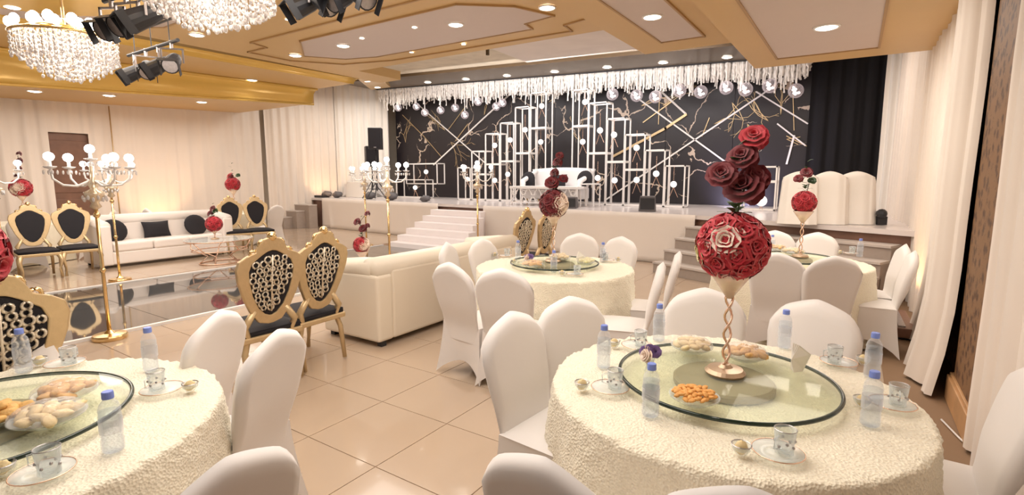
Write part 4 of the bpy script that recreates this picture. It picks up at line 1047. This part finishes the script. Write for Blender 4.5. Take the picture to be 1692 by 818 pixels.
# ================================================================= CANDELABRA
def make_cand():
    t = thing('floor_candelabra', 'x', 'candelabra')
    MB().lathe([(.145, 0), (.15, .012), (.15, .035), (.14, .05), (.05, .06), (.022, .09)], 32).build('base', gold_m, t, smooth=False)
    MB().tube([(0, 0, .06), (0, 0, .7), (0, 0, 1.3)], [.019, .017, .016], 10).ball((0, 0, .7), .028, 10, 8).ball((0, 0, 1.25), .03, 10, 8).build('pole', gold_m, t, smooth=True)
    MB().lathe([(.012, 1.3), (.05, 1.33), (.03, 1.37), (.075, 1.43), (.085, 1.47), (.03, 1.5), (.045, 1.55), (.02, 1.6), (.02, 1.72)], 18).build('crystal_bowl', mat('crystal_gold', (.85, .66, .48), .18, .5, var=.3, vscale=80), t, smooth=True)
    pn = MB()
    for k in range(14):
        a = 2*PI*k/14; pn.ball((.09*math.cos(a), .09*math.sin(a), 1.42-.02*(k % 2)), .013, 6, 5, (1, 1, 1.8))
    tag(pn.build('crystal_drops', crystal_m, t), kind='stuff')
    for k in range(6):
        a = 2*PI*k/6+.3; c_, s_ = math.cos(a), math.sin(a)
        if k == 5: c_ = s_ = 0
        hz = 0 if k != 5 else .08
        ar = MB().tube([(c_*.03, s_*.03, 1.58), (c_*.12, s_*.12, 1.53), (c_*.22, s_*.22, 1.54), (c_*.29, s_*.29, 1.60), (c_*.30, s_*.30, 1.69+hz)], .011, 7).build('arm', white_frame, t, smooth=True)
        MB().lathe([(.01, 0), (.04, .01), (.055, .025), (.02, .028)], 16, (c_*.30, s_*.30, 1.69+hz)).build('drip_pan', crystal_m, ar, smooth=True)
        MB().lathe([(.014, 0), (.014, .05)], 10, (c_*.30, s_*.30, 1.71+hz)).build('candle_sleeve', white_frame, ar)
        MB().ball((c_*.30, s_*.30, 1.805+hz), .041, 14, 10).build('bulb', bulb_m, ar, smooth=True)
        dd = MB()
        for j in range(4): dd.ball((c_*.30+.05*math.cos(j*1.57), s_*.30+.05*math.sin(j*1.57), 1.66+hz), .01, 6, 5, (1, 1, 2.2))
        tag(dd.build('pendants', crystal_m, ar), kind='stuff')
    return t
cand0 = make_cand()
cpos = [(-6.16, 1.95, 'tall gold floor candelabra with lit bulbs beside the near end of the mirrored walkway'),
        (-6.15, 5.73, 'tall gold floor candelabra rising behind the cream sofa, left one'),
        (-6.1, 8.0, 'tall gold floor candelabra right of the white stairs'),
        (-9.45, 3.2, 'distant gold candelabra on the far side of the walkway, before the white sofa'),
        (-9.45, 1.92, 'distant candelabra cut by the left edge, beyond the walkway'),
        (-9.45, 8.1, 'tall candelabra left of the white stairs, with two lit bulbs showing')]
for i, (x, y, lab) in enumerate(cpos):
    c_ = cand0 if i == 0 else copy_tree(cand0)
    c_.location = (x, y, 0); c_.rotation_euler = (0, 0, i*.4); tag(c_, lab, 'candelabra', 'gold floor candelabras')
    light('candelabra_light', 'POINT', (x, y, 1.95), 8, (1, .9, .78), .12)

# ================================================================= CHANDELIERS
def chandelier(loc, R, H_, lab, seed):
    t = thing('crystal_chandelier', lab, 'chandelier', loc, 0, 'crystal chandeliers'); rg = random.Random(seed)
    for r_, z in ((R, .0), (R*.72, .05), (R*.42, .08)): MB().torus((0, 0, z), r_, .018, 40, 6).build('ring', gold_m, t, smooth=True)
    sp = MB()
    for k in range(6): a = k*PI/3; sp.tube([(0, 0, .2), (R*math.cos(a), R*math.sin(a), 0)], .01, 6)
    sp.build('spokes', gold_m, t)
    MB().tube([(0, 0, .1), (0, 0, 3.88-loc[2])], .015, 8).build('rod', gold_m, t)
    rings = [(R, .30), (R*.86, .36), (R*.72, .44), (R*.56, .50), (R*.40, .56), (R*.22, .62)]
    for r_, L_ in rings:
        m = MB(); n = int(2*PI*r_/.055)
        for k in range(n):
            a = 2*PI*k/n+rg.uniform(-.02, .02); x, y = r_*math.cos(a), r_*math.sin(a); z = .02; q = L_*H_*rg.uniform(.93, 1.05)
            while z > -q:
                h = rg.uniform(.035, .06); w_ = rg.uniform(.010, .016)
                m.add([(x, y, z), (x+w_, y, z-h/2), (x, y+w_, z-h/2), (x-w_, y, z-h/2), (x, y-w_, z-h/2), (x, y, z-h)],
                      [(0, 1, 2), (0, 2, 3), (0, 3, 4), (0, 4, 1), (5, 2, 1), (5, 3, 2), (5, 4, 3), (5, 1, 4)]); z -= h+.006
            m.ball((x, y, z-.012), .017, 6, 5, (1, 1, 1.3))
        tag(m.build('crystal_curtain', crystal_m, t), kind='stuff')
    for k in range(14):
        a = 2*PI*k/14; b_ = MB().ball((R*.97*math.cos(a), R*.97*math.sin(a), .085), .042, 10, 8, (1, 1, 1.25)).build('bulb', bulb_m, t, smooth=True)
    for k in range(8):
        a = 2*PI*k/8; MB().ball((R*.55*math.cos(a), R*.55*math.sin(a), .16), .05, 10, 8, (1, 1, 1.25)).build('bulb', bulb_m, t, smooth=True)
    for z, p in ((-.12, 16), (.3, 14)): light('chandelier_light', 'POINT', (loc[0], loc[1], loc[2]+z), p, (1, .88, .74), .2)
cx, cy = at(108, 62, 3.15)
chandelier((cx, cy, 3.15), .46, .66, 'crystal chandelier with lit bulbs at the upper left', 1)
cx2, cy2 = at(342, -42, 3.15)
chandelier((cx2, cy2, 3.15), .46, .56, 'crystal chandelier cut by the top edge, right of the other one', 2)

# ================================================================= DOWNLIGHTS
def make_down():
    t = thing('downlight', 'x', 'downlight')
    MB().lathe([(.085, -.012), (.10, -.012), (.105, 0), (.085, 0)], 24, cap=False).build('trim_ring', white_frame, t, smooth=True)
    MB().lathe([(.0, -.022), (.05, -.02), (.085, -.006)], 24, cap=False).build('lens', lamp_m, t, smooth=True)
    return t
dn0 = make_down(); ud = [False]
def down(px, py, z, lab, s=1.0, pw=14, xy=None):
    x, y = at(px, py, z) if xy is None else xy
    if not ud[0]: c_ = dn0; ud[0] = True
    else: c_ = copy_tree(dn0)
    c_.location = (x, y, z-.002); c_.scale = (s, s, s); tag(c_, lab, 'downlight', 'recessed ceiling downlights')
    if pw: light('downlight_beam', 'SPOT', (x, y, z-.06), pw, (1, .92, .82), .06, (x, y, 0), 120)
down(1366, 44, 3.19, 'round downlight in the low right ceiling panel', 1.25, 25)
down(0, 0, 3.19, 'round unseen downlight added in the low right soffit, above the front table', 1.25, 28, xy=(-.42, 4.3))  # continues the soffit row out of view, added to light the wallpaper strip
down(0, 0, 3.19, 'round unseen downlight added in the low right soffit, nearest the camera', 1.25, 24, xy=(-.42, 1.7))  # also out of view, added to lift the dark floor at the right
down(1078, 27, 3.59, 'round downlight in the narrow pinkish ceiling panel', 1.25, 22)
down(904, 12, 3.895, 'round downlight right of the large notched ceiling panel', 1.2, 22)
down(753, 40, 3.885, 'round downlight at the right half of the large notched ceiling panel', 1.2, 22)
down(567, 75, 3.885, 'round downlight at the left half of the large notched ceiling panel', 1.2, 22)
down(488, 91, 3.895, 'round downlight left of the large notched ceiling panel', 1.2, 22)
down(325, 57, 3.895, 'round downlight right of the hanging spotlight bar', 1.2, 22)
down(388, 34, 3.895, 'round downlight under the top edge beside the right chandelier', 1.0, 14)
down(416, 132, 3.80, 'round downlight in the stepped ceiling near the stage corner', 1.25, 18)
for (px, py, lab) in [(57, 150, 'leftmost'), (180, 157, 'middle'), (333, 168, 'rightmost')]:
    yy = {57: 3.6, 180: 4.75, 333: 6.6}[px]
    x, y = at(px, py, zl(yy)-.0); down(px, py, zl(y), lab+' downlight in the low ceiling along the left wall', 1.25, 20)
down(476, 32, 3.895, 'small ceiling spot below the hanging spotlights', .45, 0)
for px, py, lab in [(685, 45, 'upper middle'), (598, 63, 'left of middle'), (766, 73, 'lower right'), (680, 86, 'lower left')]: down(px, py, 3.885, 'tiny ceiling spot in the notched panel zone, '+lab, .45, 0)
for i, (px, py) in enumerate([(705, 137), (768, 131), (836, 124), (915, 120), (1002, 108), (1095, 99), (1201, 91)]):
    x, z = onY(px, py, 11.9); z = ztop(x)+.03; down(0, 0, z, 'stage downlight under the dark beam, '+ORD[i]+' from the left', 1.15, 26, xy=(x, 11.95))
down(0, 0, 4.22, 'downlight in the sloping box beam, the nearer one', 1.1, 20, xy=(-11.35, 9.95))
down(0, 0, 4.40, 'downlight in the sloping box beam, next to the fringe end', 1.1, 20, xy=(-12.7, 11.55))
down(20, 10, 3.88, 'downlight at the upper left corner beyond the chandelier', 1.3, 14)

# ================================================================= HANGING SPOTLIGHTS
def make_spot():
    t = thing('stage_spotlight', 'x', 'spotlight'); ti = .55
    h = MB().tube([(0, .16, 0), (0, .13, 0), (0, .05, 0), (0, -.13, 0)], [.04, .07, .085, .10], 16).build('housing', black_p, t); h.rotation_euler = (ti, 0, 0)
    l = MB().lathe([(.0, 0), (.085, 0)], 16, cap=False).build('lens', silver_p, h); l.rotation_euler = (PI/2, 0, 0); l.location = (0, -.133, 0)
    MB().lo((-.11, -.21, .09), (.11, -.13, .098)).build('barn_door', black_p, h)
    MB().lo((-.11, -.2, -.1), (-.102, -.13, .09)).build('barn_door', black_p, h)
    MB().lo((.102, -.2, -.1), (.11, -.13, .09)).build('barn_door', black_p, h)
    MB().bar((-.12, 0, 0), (-.12, 0, .16), .018).bar((.12, 0, 0), (.12, 0, .16), .018).bar((-.12, 0, .16), (.12, 0, .16), .018).build('yoke', silver_p, t)
    MB().tube([(0, 0, .16), (0, 0, .26)], .02, 8).build('clamp', silver_p, t)
    return t
sp0 = make_spot(); us = [False]
def bar_cluster(a, b_, za, zb, n, where, ceil=3.9, s=1.0):
    xa, ya = at(*a, za); xb, yb = at(*b_, zb)
    M = Vector(((xa+xb)/2, (ya+yb)/2, 0)); t = thing('lighting_bar', 'black pipe of spotlights hung from the ceiling, '+where, 'lighting bar', (M.x, M.y, (za+zb)/2))
    A = Vector((xa, ya, za))-t.location; B = Vector((xb, yb, zb))-t.location
    MB().tube([A, B], .022, 8).build('pipe', black_p, t)
    MB().tube([A+Vector((0, 0, .35)), B+Vector((0, 0, .35))], .015, 6).tube([A+Vector((.25, .15, .35)), B+Vector((.25, .15, .35))], .015, 6).build('upper_rails', black_p, t)
    for k in range(3):
        p = A.lerp(B, .15+.35*k); MB().tube([p, p+Vector((.0, 0, ceil-t.location.z-p.z))], .006, 5).tube([p+Vector((0, 0, .35)), p+Vector((.25, .15, .35))], .008, 5).build('hanger', black_p, t)
    for k in range(n):
        p = A.lerp(B, (k+.5)/n)+t.location
        if not us[0]: c_ = sp0; us[0] = True
        else: c_ = copy_tree(sp0)
        c_.location = (p.x, p.y, p.z-.24*s); c_.scale = (s, s, s)
        c_.rotation_euler = (0, 0, random.uniform(-.9, .9)+(.8 if k % 2 else -.3))
        tag(c_, 'black can spotlight on the bar %s, %s' % (where, ORD[k]+' from left'), 'spotlight', 'can spotlights on the bar '+where)
bar_cluster((212, 92), (294, 66), 3.2, 3.2, 4, 'right of the lit chandelier', s=.95)
bar_cluster((488, -32), (610, -58), 3.15, 3.15, 4, 'at the top edge', s=.8)
bar_cluster((172, 2), (245, -25), 3.15, 3.15, 3, 'between the two chandeliers', s=.95)

# cord hanging down the left wall, cable on the floor, dark box by the right drape
tag(MB().tube([(-15.1, 5.25, 3.3), (-15.1, 5.25, .4)], .015, 6).build('decorative_cord', gold_p, None, smooth=True), 'thin gold cord hanging down the left wall drape right of the brown door', 'cord')
tag(MB().tube([(.60, 4.30, .01), (.66, 4.05, .008), (.74, 3.8, .008), (.76, 3.5, .008)], .006, 6).build('floor_cable', white_frame, None, smooth=True), 'thin white cable on the floor at the foot of the right drape', 'cable')
t = thing('power_strip', 'dark oblong equipment box on the floor beside the right drape', 'box', (.52, 6.75, 0), .03)
MB().lo((-.08, -.45, .02), (.08, .45, .12)).build('case', wood_m, t, bevel=.01)
for q in (-.38, .38): MB().lo((-.06, q-.03, 0), (.06, q+.03, .02)).build('foot', black_p, t)
MB().lo((-.06, -.4, .12), (.0, .4, .135)).build('strip', silver_p, t)
